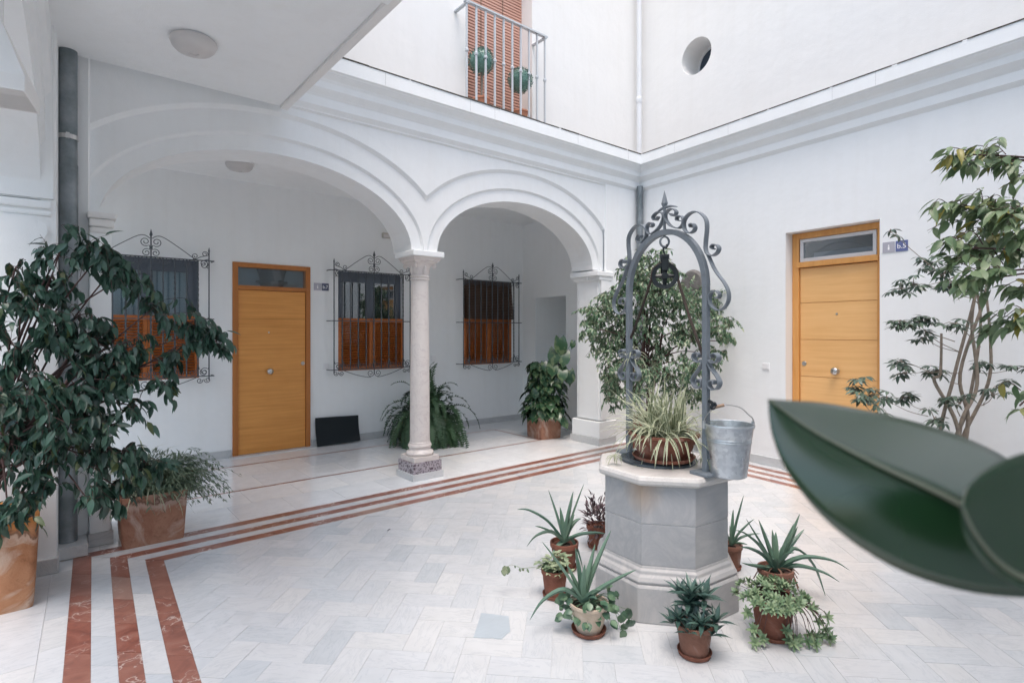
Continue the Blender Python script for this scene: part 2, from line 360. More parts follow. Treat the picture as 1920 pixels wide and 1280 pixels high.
def arcade_skin(arches, x0, x1, xp0, xp1, xe, th=.47):
    """telescoping wall: margins and frieze proud, spandrel, two archivolt bands, thick wall with the openings"""
    mb = MB(); ZT = 3.70
    A = [(c, a, b) for c, a, b in arches]; A1 = [(c, a + .135, b + .15) for c, a, b in arches]; A2 = [(c, a + .42, b + .36) for c, a, b in arches]
    g = lambda AA, d: [(c, a - d, b - d) for c, a, b in AA]
    mb.quad((xp0, 0, 3.55), (xp1, 0, 3.55), (xp1, 0, ZT), (xp0, 0, ZT)); mb.quad((xp0, 0, 3.55), (xp0, .022, 3.535), (xp1, .022, 3.535), (xp1, 0, 3.55))
    mb.quad((x0, 0, 0), (xp0, 0, 0), (xp0, 0, ZT), (x0, 0, ZT)); mb.quad((xp0, 0, 0), (xp0 + .012, .022, 0), (xp0 + .012, .022, 3.535), (xp0, 0, 3.55))
    mb.quad((xp1, 0, 2.37), (xe, 0, 2.37), (xe, 0, ZT), (xp1, 0, ZT)); mb.quad((xp1, 0, 2.37), (xp1, 0, 3.55), (xp1 - .012, .022, 3.535), (xp1 - .012, .022, 2.37))
    curtain(mb, xp0 + .012, xp1 - .012, A2, g(A2, .035), 2.38, 3.54, .022, .052)
    curtain(mb, xp0, xp1, A1, g(A1, .022), 2.38, 3.54, .052, .075)
    curtain(mb, xp0, xp1, A, A, 2.38, ZT + .1, .075, th, True)
    return mb
ARCH = [(1.55, 1.31, .735), (4.40, 1.23, .72)]
aw = thing('arcade_wall', (0, 5.05, 0), 'white two-arched arcade wall with stepped arch mouldings and a cornice', 'wall')
mb = arcade_skin(ARCH, -.5, 6.6, .18, 5.82, 6.7)
mb.quad((5.82, 0, 0), (6.7, 0, 0), (6.7, 0, 2.37), (5.82, 0, 2.37)); mb.box(5.84, 6.7, .01, .47, 0, 2.37)
mb.build('arch_wall', PL, aw)
# right pillar of the arcade
pm = MB(); pm.box(5.715, 5.86, -.005, .45, .33, 2.24); pm.box(5.70, 5.76, .04, .40, .33, 2.24); pm.box(5.715, 5.9, -.008, .01, .33, 2.24)
pm.build('pillar_shaft', PL, aw, bevel=.006)
MB().box(5.665, 6.02, -.018, .50, .095, .315).build('pillar_plinth', PL, aw, bevel=.008)
im = MB(); im.box(5.62, 5.95, -.03, .50, 2.29, 2.36); im.lathe([(.02, 2.24), (.04, 2.29)], 4, (5.66, .2, 0)); im.box(5.67, 5.93, -.015, .48, 2.235, 2.292); im.build('impost', PL, aw, bevel=.012)
MB().box(5.645, 6.0, -.03, .515, 0, .095).build('skirting', SKIRT, aw, bevel=.004)
# left pilaster
MB().box(.185, .314, -.05, .46, 0, 2.27).build('pilaster', PL, aw, bevel=.006)
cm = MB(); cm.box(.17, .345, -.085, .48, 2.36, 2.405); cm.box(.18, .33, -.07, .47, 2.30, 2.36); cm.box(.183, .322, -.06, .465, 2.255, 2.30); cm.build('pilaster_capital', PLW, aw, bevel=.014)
MB().box(.176, .325, -.068, .47, 0, .095).build('skirting', SKIRT, aw, bevel=.004)
MB().box(.005, .172, -.235, .02, 0, .085).build('pipe_plinth', SKIRT, aw, bevel=.006)
# cornices (profile: offset out of the wall, z)
PROF = [(.0, 3.56), (.035, 3.60), (.035, 3.68), (.05, 3.70), (.095, 3.745), (.10, 3.80), (.115, 3.825), (.165, 3.865), (.17, 3.875), (.19, 3.885), (.19, 4.02), (-.25, 4.03)]
def cornice(mb, p0, p1, out0, out1, prof=PROF):
    """sweeps the profile from p0 to p1; out0 and out1 are the mitre vectors per metre of offset"""
    for (a, za), (b, zb) in zip(prof[:-1], prof[1:]):
        q = [(p0[0] + out0[0] * a, p0[1] + out0[1] * a, za), (p1[0] + out1[0] * a, p1[1] + out1[1] * a, za), (p1[0] + out1[0] * b, p1[1] + out1[1] * b, zb), (p0[0] + out0[0] * b, p0[1] + out0[1] * b, zb)]
        mb.add(q, [(0, 1, 2, 3)])
    return mb
RA = radians(84.3); RU = Vector((cos(RA), sin(RA), 0)); RN = Vector((-sin(RA), cos(RA), 0))    # right wall: direction away from the standpoint, normal into the court
RO = Vector((6.35, 3.1, 0))
tc_ = (5.05 - RO.y) / RU.y; CORN = RO + RU * tc_
mit = Vector((-(1 - cos(RA) * 1) / sin(RA), -1, 0)); 
# mitre m satisfies m.(0,-1)=1 and m.RN=1
my = -1.0; mx_ = (1 - RN.y * my) / RN.x; MIT = (mx_, my)
c_ = MB(); cornice(c_, (-.5, 0), (CORN.x, 0), (0, -1), MIT); c_.build('cornice', PL, aw, smooth=25)
dl = MB()
x = 1.9
while x < CORN.x - .3:
    w = R.uniform(.25, .6); dl.box(x, min(x + w, CORN.x - .2), -.193 - R.uniform(0, .004), -.17, 4.016, 4.026 + R.uniform(0, .006)); x += w + R.uniform(-.02, .06)
dl.build('lichen_line', DIRT, aw, kind='stuff')
jm = MB()
for i in (1, 4, 5, 9, 12): jm.box(2.1 + i * .33, 2.1015 + i * .33, -.1915, -.18, 3.89, 4.02)
jm.build('cornice_joint', simple('joint_grey', (.45, .45, .46), .9), aw, kind='stuff')  # thin grey strips mark the cornice joints
MB().box(-.5, CORN.x - .1, -.185, .075, 4.021, 4.031).build('bounce_cover', BOUNCECUT, aw)  # unseen cover, added to stop the ledge brightening the upper wall
# upper wall above the arcade
def wall_open(mb, x0, x1, z0, z1, ops, depth=.25, y=0.0):
    """front skin with rectangular openings and their reveals; ops = (xa, xb, za, zb)"""
    xs = sorted({x0, x1, *[o[0] for o in ops], *[o[1] for o in ops]})
    for a, b in zip(xs[:-1], xs[1:]):
        o = [q for q in ops if q[0] <= a and q[1] >= b]
        if not o: mb.quad((a, y, z0), (b, y, z0), (b, y, z1), (a, y, z1))
        else:
            q = o[0]
            if q[2] > z0: mb.quad((a, y, z0), (b, y, z0), (b, y, q[2]), (a, y, q[2]))
            if q[3] < z1: mb.quad((a, y, q[3]), (b, y, q[3]), (b, y, z1), (a, y, z1))
    for xa, xb, za, zb in ops:
        d = y + depth
        mb.quad((xa, y, za), (xa, y, zb), (xa, d, zb), (xa, d, za)); mb.quad((xb, y, za), (xb, d, za), (xb, d, zb), (xb, y, zb))
        mb.quad((xa, y, zb), (xb, y, zb), (xb, d, zb), (xa, d, zb)); mb.quad((xa, y, za), (xa, d, za), (xb, d, za), (xb, y, za))
    return mb
uw = thing('upper_wall', (0, 5.12, 0), 'white upper-storey wall above the two arches, with the balcony door', 'wall')
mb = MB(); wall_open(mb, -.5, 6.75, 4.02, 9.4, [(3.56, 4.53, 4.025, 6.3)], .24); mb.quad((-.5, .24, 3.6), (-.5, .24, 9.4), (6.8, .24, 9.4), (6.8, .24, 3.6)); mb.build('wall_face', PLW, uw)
bs = thing('balcony_shutter', (3.56, 5.33, 4.03), 'brown slatted roller blind covering the upper balcony door', 'blind')
for i in range(62):
    z = .0 + i * .036
    m_ = None
    if i == 0: SL = MB().add([(0, 0, 0), (.97, 0, 0), (.97, -.012, .004), (0, -.012, .004), (0, -.012, .026), (.97, -.012, .026), (.97, -.002, .031), (0, -.002, .031)], [(0, 3, 2, 1), (3, 4, 5, 2), (4, 7, 6, 5), (0, 1, 6, 7)]).mesh('slat', BLINDW)
    o = obj('slat', SL, bs); o.location = (0, 0, z)
cc = MB()
for x in (.33, .66): cc.tube([(x, -.02, 0), (x, -.02, 2.2)], .003, 4)
cc.build('ladder_cord', ROPE, bs)
MB().box(0, .97, .0, .01, 0, 2.26).build('backing', DARKROOM, bs)
# balcony railing
br = thing('balcony_railing', (3.40, 4.90, 4.035), 'pale grey iron balcony railing with knobbed bars before the brown blind', 'railing')
b_ = None
for i in range(10):
    o = MB(); o.box(-.009, .009, -.009, .009, -.02, 1.04); o.lathe([(.01, .50), (.021, .512), (.021, .532), (.01, .545)], 8); mB = o.mesh('bar', RAIL) if i == 0 else mB
    q = obj('bar', mB, br); q.location = (i * .1265, 0, 0)
MB().box(-.03, 1.17, -.022, .022, 1.035, 1.053).build('top_rail', RAIL, br)
MB().box(-.02, .02, -.02, .22, 1.02, 1.034).build('wall_bracket', RAIL, br); MB().box(1.12, 1.16, -.02, .22, 1.02, 1.034).build('wall_bracket', RAIL, br)

# right wall with door b.5 opening. local x = towards the standpoint, local y = into the wall
RZ = RA + pi
rw = thing('right_wall', RO, 'tall plain white wall with the pale honey door b.5 in it', 'wall', rz=RZ)
RX = lambda s: -s
far = -tc_
mb = MB(); wall_open(mb, far, 7.5, 0, 3.70, [(.242, 1.197, 0, 2.645)], .2); mb.quad((far, 0, 0), (far, 0, 3.7), (far, .3, 3.7), (far, .3, 0)); mb.build('wall_face', PL, rw)
up = MB()
OX, OZ, OR = -1.02, 5.17, .235         # round window
n = 40; ring = [(OX + OR * cos(2 * pi * i / n), OZ + OR * sin(2 * pi * i / n)) for i in range(n)]
out = [(OX + .5 * max(-1, min(1, 1.5 * cos(2 * pi * i / n))), OZ + .5 * max(-1, min(1, 1.5 * sin(2 * pi * i / n)))) for i in range(n)]
Y0 = .07
for i in range(n):
    j = (i + 1) % n
    up.quad((ring[i][0], Y0, ring[i][1]), (ring[j][0], Y0, ring[j][1]), (out[j][0], Y0, out[j][1]), (out[i][0], Y0, out[i][1]))
    up.quad((ring[i][0], Y0, ring[i][1]), (ring[i][0], Y0 + .40, ring[i][1]), (ring[j][0], Y0 + .40, ring[j][1]), (ring[j][0], Y0, ring[j][1]))
ft = far - .1
for q in ((ft, OX - .5, 4.02, 9.4), (OX + .5, 7.5, 4.02, 9.4), (OX - .5, OX + .5, 4.02, OZ - .5), (OX - .5, OX + .5, OZ + .5, 9.4)):
    up.quad((q[0], Y0, q[2]), (q[1], Y0, q[2]), (q[1], Y0, q[3]), (q[0], Y0, q[3]))
up.quad((ft, .75, 3.6), (ft, .75, 9.4), (7.5, .75, 9.4), (7.5, .75, 3.6))
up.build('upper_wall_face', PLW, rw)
rwn = thing('round_window', RO + RU * 1.02 - RN * .44 + UP * OZ, 'small round porthole window in the upper right wall', 'window', rz=RZ)
rg = MB(); rg.add([(OR * 1.0 * cos(2 * pi * i / 32), -.01, OR * sin(2 * pi * i / 32)) for i in range(32)], [tuple(range(32))]); rg.build('pane', simple('dark_blue_glass', (.05, .07, .10), .08), rwn)
fr = MB(); fr.tube([((OR - .012) * cos(2 * pi * i / 32), -.02, (OR - .012) * sin(2 * pi * i / 32)) for i in range(32)], .014, 6, True); fr.build('frame', ALUW, rwn, smooth=50)
c_ = MB(); cornice(c_, (far, 0), (7.5, 0), (0, -1), (0, -1))
# mitre the far end: shift vertices at the corner along the wall
c_.v = [((x_ + (1 if False else 0)) if x_ > far + .01 else far + max(0, -y_) * 0.9, y_, z_) for x_, y_, z_ in c_.v]
c_.build('cornice', PL, rw, smooth=25)
dl = MB(); x = far + .25
while x < 6:
    w = R.uniform(.3, .7); dl.box(x, x + w, -.193 - R.uniform(0, .003), -.17, 4.017, 4.023 + R.uniform(0, .005)); x += w + R.uniform(0, .05)
dl.build('lichen_line', DIRT, rw, kind='stuff')
jm = MB()
for i in (1, 3, 6, 7, 11, 14): jm.box(far + .4 + i * .4, far + .4015 + i * .4, -.1915, -.18, 3.89, 4.02)
jm.build('cornice_joint', bpy.data.materials['joint_grey'], rw, kind='stuff')
sk = MB(); sk.box(far, .235, -.018, 0, 0, .10); sk.box(1.2, 7.5, -.018, 0, 0, .10); sk.build('skirting', SKIRT, rw, bevel=.003)

MB().box(far + .1, 7.5, -.185, .075, 4.021, 4.031).build('bounce_cover', BOUNCECUT, rw)  # the same added bounce cover along the right wall ledge
# gallery: back wall, end wall, ceiling
BY = 7.44
bw = thing('gallery_back_wall', (0, BY, 0), 'white back wall of the arcade gallery with door b.7 and three windows', 'wall')
mb = MB(); WIN = [(.29, 1.31), (3.01, 4.02), (5.11, 6.10)]
wall_open(mb, -2.0, 6.4, 0, 3.6, [(a, b, .99, 2.385) for a, b in WIN] + [(1.672, 2.624, 0, 2.40)], .16); mb.quad((-2, .5, 0), (-2, .5, 3.6), (6.6, .5, 3.6), (6.6, .5, 0)); mb.build('wall_face', PL, bw)
sk = MB(); sk.box(-2, 1.66, -.018, 0, 0, .095); sk.box(2.635, 6.35, -.018, 0, 0, .095); sk.build('skirting', SKIRT, bw, bevel=.003)
EA = thing('gallery_end_wall', (6.358, BY, 0), 'white end wall of the gallery with a dark doorway behind the pothos', 'wall', rz=RZ)
mb = MB(); wall_open(mb, 0, 2.1, 0, 3.6, [(.38, 1.20, 0, 2.11)], 1.1); mb.quad((.38, 1.1, 0), (1.2, 1.1, 0), (1.2, 1.1, 2.11), (.38, 1.1, 2.11)); mb.build('wall_face', PL, EA)
sk = MB(); sk.box(0.02, .37, -.018, 0, 0, .095); sk.box(1.21, 2.0, -.018, 0, 0, .095); sk.build('skirting', SKIRT, EA)
MB().box(-2, 6.9, 5.52, 7.9, 3.40, 3.46).build('gallery_ceiling', PL, kind='structure')
# left wing: arch wall running towards the standpoint, gallery behind it, storey overhanging the court
LA = radians(87.64)
lw = thing('left_wing_wall', (0, 4.62, 0), 'white left wing wall whose stepped arch curves out of the picture', 'wall', rz=LA)
mb = arcade_skin([(-1.50, 1.50, .735), (-4.9, 1.5, .735)], -8, .2, -7.5, .06, .43, .45)
mb.box(.012, .44, .012, .45, 0, 2.38); mb.quad((.0, .075, 0), (.0, .45, 0), (.0, .45, 2.38), (.0, .075, 2.38)); mb.quad((0, .075, 0), (0, .075, 2.4), (.012, .0, 2.4), (.012, 0, 0)); mb.quad((.012, 0, 0), (.012, 0, 2.4), (.44, 0, 2.4), (.44, 0, 0))
mb.box(-3.4, -3.0, .02, .45, 0, 2.38); mb.box(-.02, .435, .012, .46, 2.39, 3.69)
mb.build('arch_wall', PL, lw)
b_ = MB(); b_.box(-.02, .1, .02, .47, 2.325, 2.375); b_.box(-.012, .1, .02, .47, 2.28, 2.31); b_.build('impost', PL, lw, bevel=.01)
# scrolled corbel profile in low relief on the pier side, facing the standpoint
prof = [(.10, 2.22), (.075, 2.235), (.052, 2.22), (.045, 2.18), (.065, 2.13), (.088, 2.10), (.085, 2.06), (.098, 2.02), (.12, 1.98), (.125, 1.93), (.12, 1.86), (.135, 1.80), (.17, 1.77), (.45, 1.77), (.45, 2.26), (.12, 2.26)]
pr_ = MB(); nn_ = len(prof); pv = [(-.022, y, z) for y, z in prof] + [(.002, y, z) for y, z in prof]
pr_.add(pv, [tuple(range(nn_))] + [(i, (i + 1) % nn_, nn_ + (i + 1) % nn_, nn_ + i) for i in range(nn_)]); pr_.build('corbel_relief', PL, lw, bevel=.006)
MB().box(-.03, .11, -.012, .46, 0, .10).build('skirting', SKIRT, lw, bevel=.006)
hb = thing('overhanging_storey', (0, 0, 0), 'white overhanging storey whose flat soffit carries a round ceiling lamp', 'building')
so_ = MB(); so_.box(-.6, 1.50, 2.98, 5.0, 3.50, 3.62); so_.build('soffit', PL, hb)
MB().box(-.6, 1.50, 2.3, 2.97, 3.455, 3.62).build('lowered_soffit', PL, hb)
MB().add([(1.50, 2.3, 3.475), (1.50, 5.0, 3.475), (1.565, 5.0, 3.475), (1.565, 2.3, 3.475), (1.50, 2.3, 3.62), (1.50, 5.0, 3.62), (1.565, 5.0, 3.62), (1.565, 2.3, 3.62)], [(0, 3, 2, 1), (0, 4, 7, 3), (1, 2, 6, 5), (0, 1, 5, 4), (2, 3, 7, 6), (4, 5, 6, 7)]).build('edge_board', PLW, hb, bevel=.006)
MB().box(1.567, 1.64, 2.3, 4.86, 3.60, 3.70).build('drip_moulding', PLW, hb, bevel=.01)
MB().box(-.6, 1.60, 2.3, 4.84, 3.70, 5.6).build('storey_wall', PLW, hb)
sw_ = thing('street_side_wing', (0, -.8, 0), 'white upper storey of the wing behind the photographer', 'building'); MB().box(-.6, 6.1, -3.4, 0, 3.5, 5.6).build('storey', PL, sw_); MB().box(-2.5, 6.4, -3.4, -3.2, 0, 3.5).build('rear_wall', PL, sw_)

# ------------------------------------------------------------------ floors
def seg(p, d, o, nrm): return (p[0] + nrm[0] * o, p[1] + nrm[1] * o), d
def isect(p, d, q, e):
    det = d[0] * e[1] - d[1] * e[0]; t = ((q[0] - p[0]) * e[1] - (q[1] - p[1]) * e[0]) / det; return (p[0] + d[0] * t, p[1] + d[1] * t)
ad_, ld_, rd_ = (cos(.0125), sin(.0125)), (cos(LA), sin(LA)), (cos(RA - .01), sin(RA - .01))
def aline(o): n = (-ad_[1], ad_[0]); return (.563 + n[0] * o, 4.39 + n[1] * o), ad_
def lline(o): n = (-ld_[1], ld_[0]); return (.563 + n[0] * o, 4.39 + n[1] * o), ld_
def rline(o): n = (rd_[1], -rd_[0]); return (5.703 + n[0] * o, 3.024 + n[1] * o), rd_
bline = ((0, -2.6), (1, 0))
PLc = lambda o: isect(*lline(o), *aline(o)); PRc = lambda o: isect(*rline(o), *aline(o))
BLc = lambda o: isect(*lline(o), *bline); BRc = lambda o: isect(*rline(o), *bline)
gb = MB().box(-2.5, 9.4, -3.7, 8.0, -.15, -.0035); fl_base = gb.build('ground', GROUT, kind='structure')
def clip(poly, quad):
    out = poly
    for i in range(len(quad)):
        a, b = quad[i], quad[(i + 1) % len(quad)]; inp = out; out = []
        side = lambda p: (b[0] - a[0]) * (p[1] - a[1]) - (b[1] - a[1]) * (p[0] - a[0])
        for j in range(len(inp)):
            p, q = inp[j], inp[(j + 1) % len(inp)]; sp_, sq = side(p), side(q)
            if sp_ >= 0: out.append(p)
            if (sp_ >= 0) != (sq >= 0): t = sp_ / (sp_ - sq); out.append((p[0] + (q[0] - p[0]) * t, p[1] + (q[1] - p[1]) * t))
        if not out: return []
    return out
def area(p): return abs(sum(p[i][0] * p[(i + 1) % len(p)][1] - p[(i + 1) % len(p)][0] * p[i][1] for i in range(len(p)))) / 2
def screen(x, y, z=0):
    d = Vector((x, y, z - EYE)); k = d.dot(FW)
    if k < .3: return None
    return 960 + 1040 * d.dot(RT) / k, 620 - 1040 * d.z / k, k
pf = thing('patio_floor', (0, 0, 0), 'white marble patio floor laid in herringbone inside three red bands', 'floor'); pf['kind'] = 'structure'; del pf['category']
field = [BLc(0), BRc(0), PRc(0), PLc(0)]
TW = .145; G = .0007; H45 = radians(45)
def shrink(poly, g):
    cx = sum(p[0] for p in poly) / len(poly); cy_ = sum(p[1] for p in poly) / len(poly)
    out = []
    for x_, y_ in poly:
        d = hypot(x_ - cx, y_ - cy_) or 1; out.append((x_ - (x_ - cx) / d * g * 1.3, y_ - (y_ - cy_) / d * g * 1.3))
    return out
tiles = []
for i in range(-60, 61):
    for j in range(-40, 41):
        ox, oy = i + 2 * j, i - 2 * j
        for (x0, y0, w, h) in ((0, 0, 2, 1), (2, -1, 1, 2)):
            loc = [(ox + x0, oy + y0), (ox + x0 + w, oy + y0), (ox + x0 + w, oy + y0 + h), (ox + x0, oy + y0 + h)]
            P = [((a * cos(H45) - b * sin(H45)) * TW + .58, (a * sin(H45) + b * cos(H45)) * TW + 3.137) for a, b in loc]
            cx = sum(p[0] for p in P) / 4; cy_ = sum(p[1] for p in P) / 4
            if not (-.5 < cx < 6.6 and -2.8 < cy_ < 5): continue
            c = clip(P, field)
            if len(c) < 3 or area(c) < 2e-4: continue
            full = abs(area(c) - 2 * TW * TW) < 1e-6
            s_ = screen(cx, cy_); vis = s_ and -40 < s_[0] < 1960 and s_[1] < 1330
            tiles.append((s_[2] if vis else 99, cx, cy_, w > h, full, c))
tiles.sort(key=lambda t: t[0])
def tilemesh(w, h, th=.012):
    m = MB(); a, b = w / 2 - G, h / 2 - G; e = .0011
    v = [(-a, -b, -th), (a, -b, -th), (a, b, -th), (-a, b, -th), (-a, -b, -e * .5), (a, -b, -e * .5), (a, b, -e * .5), (-a, b, -e * .5), (-a + e, -b + e, 0), (a - e, -b + e, 0), (a - e, b - e, 0), (-a + e, b - e, 0)]
    m.add(v, [(4, 5, 9, 8), (5, 6, 10, 9), (6, 7, 11, 10), (7, 4, 8, 11), (8, 9, 10, 11), (0, 1, 5, 4), (1, 2, 6, 5), (2, 3, 7, 6), (3, 0, 4, 7)]); return m.mesh('tile', TILE)
TM = tilemesh(2 * TW, TW); rest = MB()
BLUE = marble('blue_grey_marble', (.50, .54, .57), (.42, .46, .49), .3, 5)
patch = min(tiles[:400], key=lambda t: hypot(t[1] - 1.76, t[2] - 2.35))
for n_, (k, cx, cy_, hz, full, c) in enumerate(tiles):
    dz = R.uniform(-.0006, .0004)
    if n_ < 300:
        if full: o = obj('tile', TM, pf); o.location = (cx, cy_, dz); o.rotation_euler = (R.uniform(-.0012, .0012), R.uniform(-.0012, .0012), H45 + (0 if hz else pi / 2))
        else: MB().prism(shrink(c, G), -.012, dz).build('tile', TILE, pf)
    else: rest.prism(shrink(c, G), -.012, dz, tone=R.random())
    
rest.build('tile_field', TILE, pf, kind='stuff')
pt = [at(888, 1197, 1), at(940, 1197, 1)]
bq = [(1.632, 2.292), (1.735, 2.19), (1.81, 2.215), (1.9, 2.34), (1.806, 2.462)]
MB().prism(bq, -.004, .0022).build('repair_tile', BLUE, pf)
bd = thing('patio_border', (0, 0, 0), 'three bands of veined red marble around the patio', 'border'); bd['kind'] = 'structure'; del bd['category']
def band(pts, mat, name, step=.33, zoff=0.0):
    """pts: list of (inner, outer) corners; cut into pieces"""
    for (i0, o0), (i1, o1) in zip(pts[:-1], pts[1:]):
        Ln = hypot(i1[0] - i0[0], i1[1] - i0[1]); n = max(1, int(Ln / step)); ts = [0] + sorted((i + R.uniform(-.12, .12)) / n for i in range(1, n)) + [1]
        for a, b in zip(ts[:-1], ts[1:]):
            lp = lambda p, q, t: (p[0] + (q[0] - p[0]) * t, p[1] + (q[1] - p[1]) * t)
            poly = [lp(i0, i1, a), lp(i0, i1, b), lp(o0, o1, b), lp(o0, o1, a)]
            if sum(poly[k][0] * poly[(k + 1) % 4][1] - poly[(k + 1) % 4][0] * poly[k][1] for k in range(4)) < 0: poly = poly[::-1]
            MB().prism(shrink(poly, .0009), -.012, R.uniform(-.0004, .0003) + zoff).build(name, mat, bd)
OFF = [(0, .1, 1), (.1, .195, 0), (.195, .29, 1), (.29, .39, 0), (.39, .49, 1)]
for a, b, red in OFF:
    band([(BLc(a), BLc(b)), (PLc(a), PLc(b)), (PRc(a), PRc(b)), (BRc(a), BRc(b))], REDM if red else TILE, 'red_tile' if red else 'white_tile', .34 if red else .3)
# floor strip left of the bands (to and under the left arch) and right of them
gf = thing('gallery_floor', (0, 0, 0), 'polished white marble gallery floor with thin red inlay lines', 'floor'); gf['kind'] = 'structure'; del gf['category']
def gtile(poly, mat=TILEG, name='tile', z=0.0):
    if sum(poly[k][0] * poly[(k + 1) % len(poly)][1] - poly[(k + 1) % len(poly)][0] * poly[k][1] for k in range(len(poly))) < 0: poly = poly[::-1]
    MB().prism(shrink(poly, .001), -.012, z + R.uniform(-.0003, .0003)).build(name, mat, gf)
y = -2.6
while y < 4.5:
    h = .36; e = min(y + h, 4.9)
    lx = lambda yy, o: lline(o)[0][0] + (yy - lline(o)[0][1]) * (ld_[0] / ld_[1])
    gtile([(lx(y, .59), y), (lx(y, .49), y), (lx(e, .49), e), (lx(e, .59), e)], TILE); y = e
for i in range(13):
    y0, y1 = -2.6 + i * .6, -2.6 + (i + 1) * .6
    if y1 > 4.7: y1 = 5.0
    for x0, x1 in ((-1.1, -.55), (-.55, None)):
        if y0 < 4.9: gtile([(x0, y0), (lx(y0, .592) if x1 is None else x1, y0), (lx(y1, .592) if x1 is None else x1, y1), (x0, y1)], TILE)
rx = lambda yy, o: rline(o)[0][0] + (yy - rline(o)[0][1]) * (rd_[0] / rd_[1])
y = -2.6
while y < 4.8:
    e = min(y + .45, 4.9); gtile([(rx(y, .49), y), (rx(y, .70), y), (rx(e, .70), e), (rx(e, .49), e)], TILE); y = e
def ybase(x): return 4.39 + .49 + (x - .563) * .0125
rows = [(None, 5.36, 1), (5.36, 5.82, 1), (5.86, 6.38, 1), (6.38, 6.90, 1), (6.94, 7.46, 1)]
for ri, (ya, yb, _) in enumerate(rows):
    x = -1.6 + .21 * (ri % 2)
    while x < 6.5:
        e = x + .46; cut = 5.82 - .01 <= (ya or 0) < 6.93
        if cut and x < 5.30 < e: segs = [(x, 5.30), (5.34, max(e, 5.42))]
        else: segs = [(x, e)]
        for a, b in segs:
            y0a, y0b = (ybase(a), ybase(b)) if ya is None else (ya, ya)
            gtile([(a, y0a), (b, y0b), (b, yb), (a, yb)])
        x = segs[-1][1]
for ya, yb in ((5.82, 5.86), (6.90, 6.94)):
    x = -1.6
    while x < 5.3: e = min(x + R.uniform(.5, .8), 5.34); gtile([(x, ya), (e, ya), (e, yb), (x, yb)], REDM, 'red_inlay'); x = e
    gtile([(5.34, ya), (6.5, ya), (6.5, yb), (5.34, yb)])
for ya, yb in ((5.86, 6.4), (6.4, 6.90)): gtile([(5.30, ya), (5.34, ya), (5.34, yb), (5.30, yb)], REDM, 'red_inlay')
gtile([(1.62, 7.34), (2.68, 7.34), (2.68, 7.6), (1.62, 7.6)], TILE, 'threshold', .012)

# ------------------------------------------------------------------ column
co = thing('marble_column', (3.01, 5.215, 0), 'slender veined marble column on a dark violet marble block between the two arches', 'column')
MB().box(-.185, .185, -.18, .18, 0, .068).build('foot_slab', TILE, co, bevel=.003)
MB().box(-.17, .17, -.165, .165, .068, .178).build('violet_block', BREC, co, bevel=.002)
MB().box(-.15, .15, -.145, .145, .178, .232).build('base_plinth', COLM, co, bevel=.004)
MB().lathe([(.10, .232), (.138, .236), (.147, .255), (.138, .275), (.122, .283), (.112, .30), (.118, .318), (.126, .33), (.12, .348), (.112, .352), (.112, .368), (.105, .375)], 40).build('torus_base', COLM, co, smooth=40)
MB().lathe([(.1065, .372), (.105, .5), (.103, 1.0), (.098, 1.6), (.091, 2.10)], 48).build('shaft', COLM, co, smooth=40)
MB().lathe([(.093, 2.085), (.102, 2.09), (.104, 2.10), (.095, 2.108), (.095, 2.116), (.106, 2.12), (.106, 2.132), (.094, 2.14)], 40).build('necking_ring', COLM, co, smooth=40)
ca = MB(); levels_ = [(.088, 2.14, 1), (.094, 2.20, .9), (.105, 2.235, .6), (.125, 2.262, .3), (.135, 2.266, .15), (.140, 2.285, .08), (.155, 2.29, .05), (.163, 2.318, .03), (.178, 2.325, 0)]
n = 48; ringv = []
for r, z, rd in levels_:
    for k in range(n):
        a = 2 * pi * k / n; sq = r / max(abs(cos(a)), abs(sin(a))); rr = sq * (1 - rd) + r * rd; ringv.append((rr * cos(a), rr * sin(a), z))
ca.add(ringv, [(i * n + k, i * n + (k + 1) % n, (i + 1) * n + (k + 1) % n, (i + 1) * n + k) for i in range(len(levels_) - 1) for k in range(n)] + [tuple(range((len(levels_) - 1) * n, len(levels_) * n))])
for sx in (-1, 1):
    for sy in (-1, 1):
        q = [(sx * (.112 + .016 * cos(t) * (1 - t / 14)), sy * (.112 + .016 * cos(t) * (1 - t / 14)), 2.232 + .022 * sin(t) * (1 - t / 14)) for t in [i * .45 for i in range(26)]]
        ca.tube(q, .007, 6)
    for k in range(2): 
        a = 0 if k else pi / 2; ca.tube([(sx * .085 * cos(a), sx * .085 * sin(a), 2.15), (sx * .098 * cos(a), sx * .098 * sin(a), 2.19), (sx * .108 * cos(a), sx * .108 * sin(a), 2.235)], [.02, .022, .008], 8)
ca.build('capital', COLM, co, smooth=40)
MB().box(-.185, .19, -.19, .22, 2.326, 2.385).build('abacus', PL, co, bevel=.008)

# ------------------------------------------------------------------ doors
def knob(parent, x, y, z, r=.038):
    o = MB(); k = [(.0, 0), (r * .75, .0), (r * .75, .006), (r * .35, .012), (r * .35, .028), (r, .040), (r * 1.02, .055), (r * .7, .068), (0.001, .070)]
    n = 20; v = [(x + a * cos(2 * pi * i / n), y - b, z + a * sin(2 * pi * i / n)) for a, b in k for i in range(n)]
    o.add(v, [(i * n + j, (i + 1) * n + j, (i + 1) * n + (j + 1) % n, i * n + (j + 1) % n) for i in range(len(k) - 1) for j in range(n)]); return o.build('knob', CHROME, parent, smooth=50)
def disc(parent, name, x, y, z, r, th, mat, n=20):
    o = MB(); v = [(x + r * cos(2 * pi * i / n), y, z + r * sin(2 * pi * i / n)) for i in range(n)] + [(x + r * .85 * cos(2 * pi * i / n), y - th, z + r * .85 * sin(2 * pi * i / n)) for i in range(n)]
    o.add(v, [tuple(range(n, 2 * n))[::-1]] + [(i, n + i, n + (i + 1) % n, (i + 1) % n) for i in range(n)]); return o.build(name, mat, parent, smooth=40)
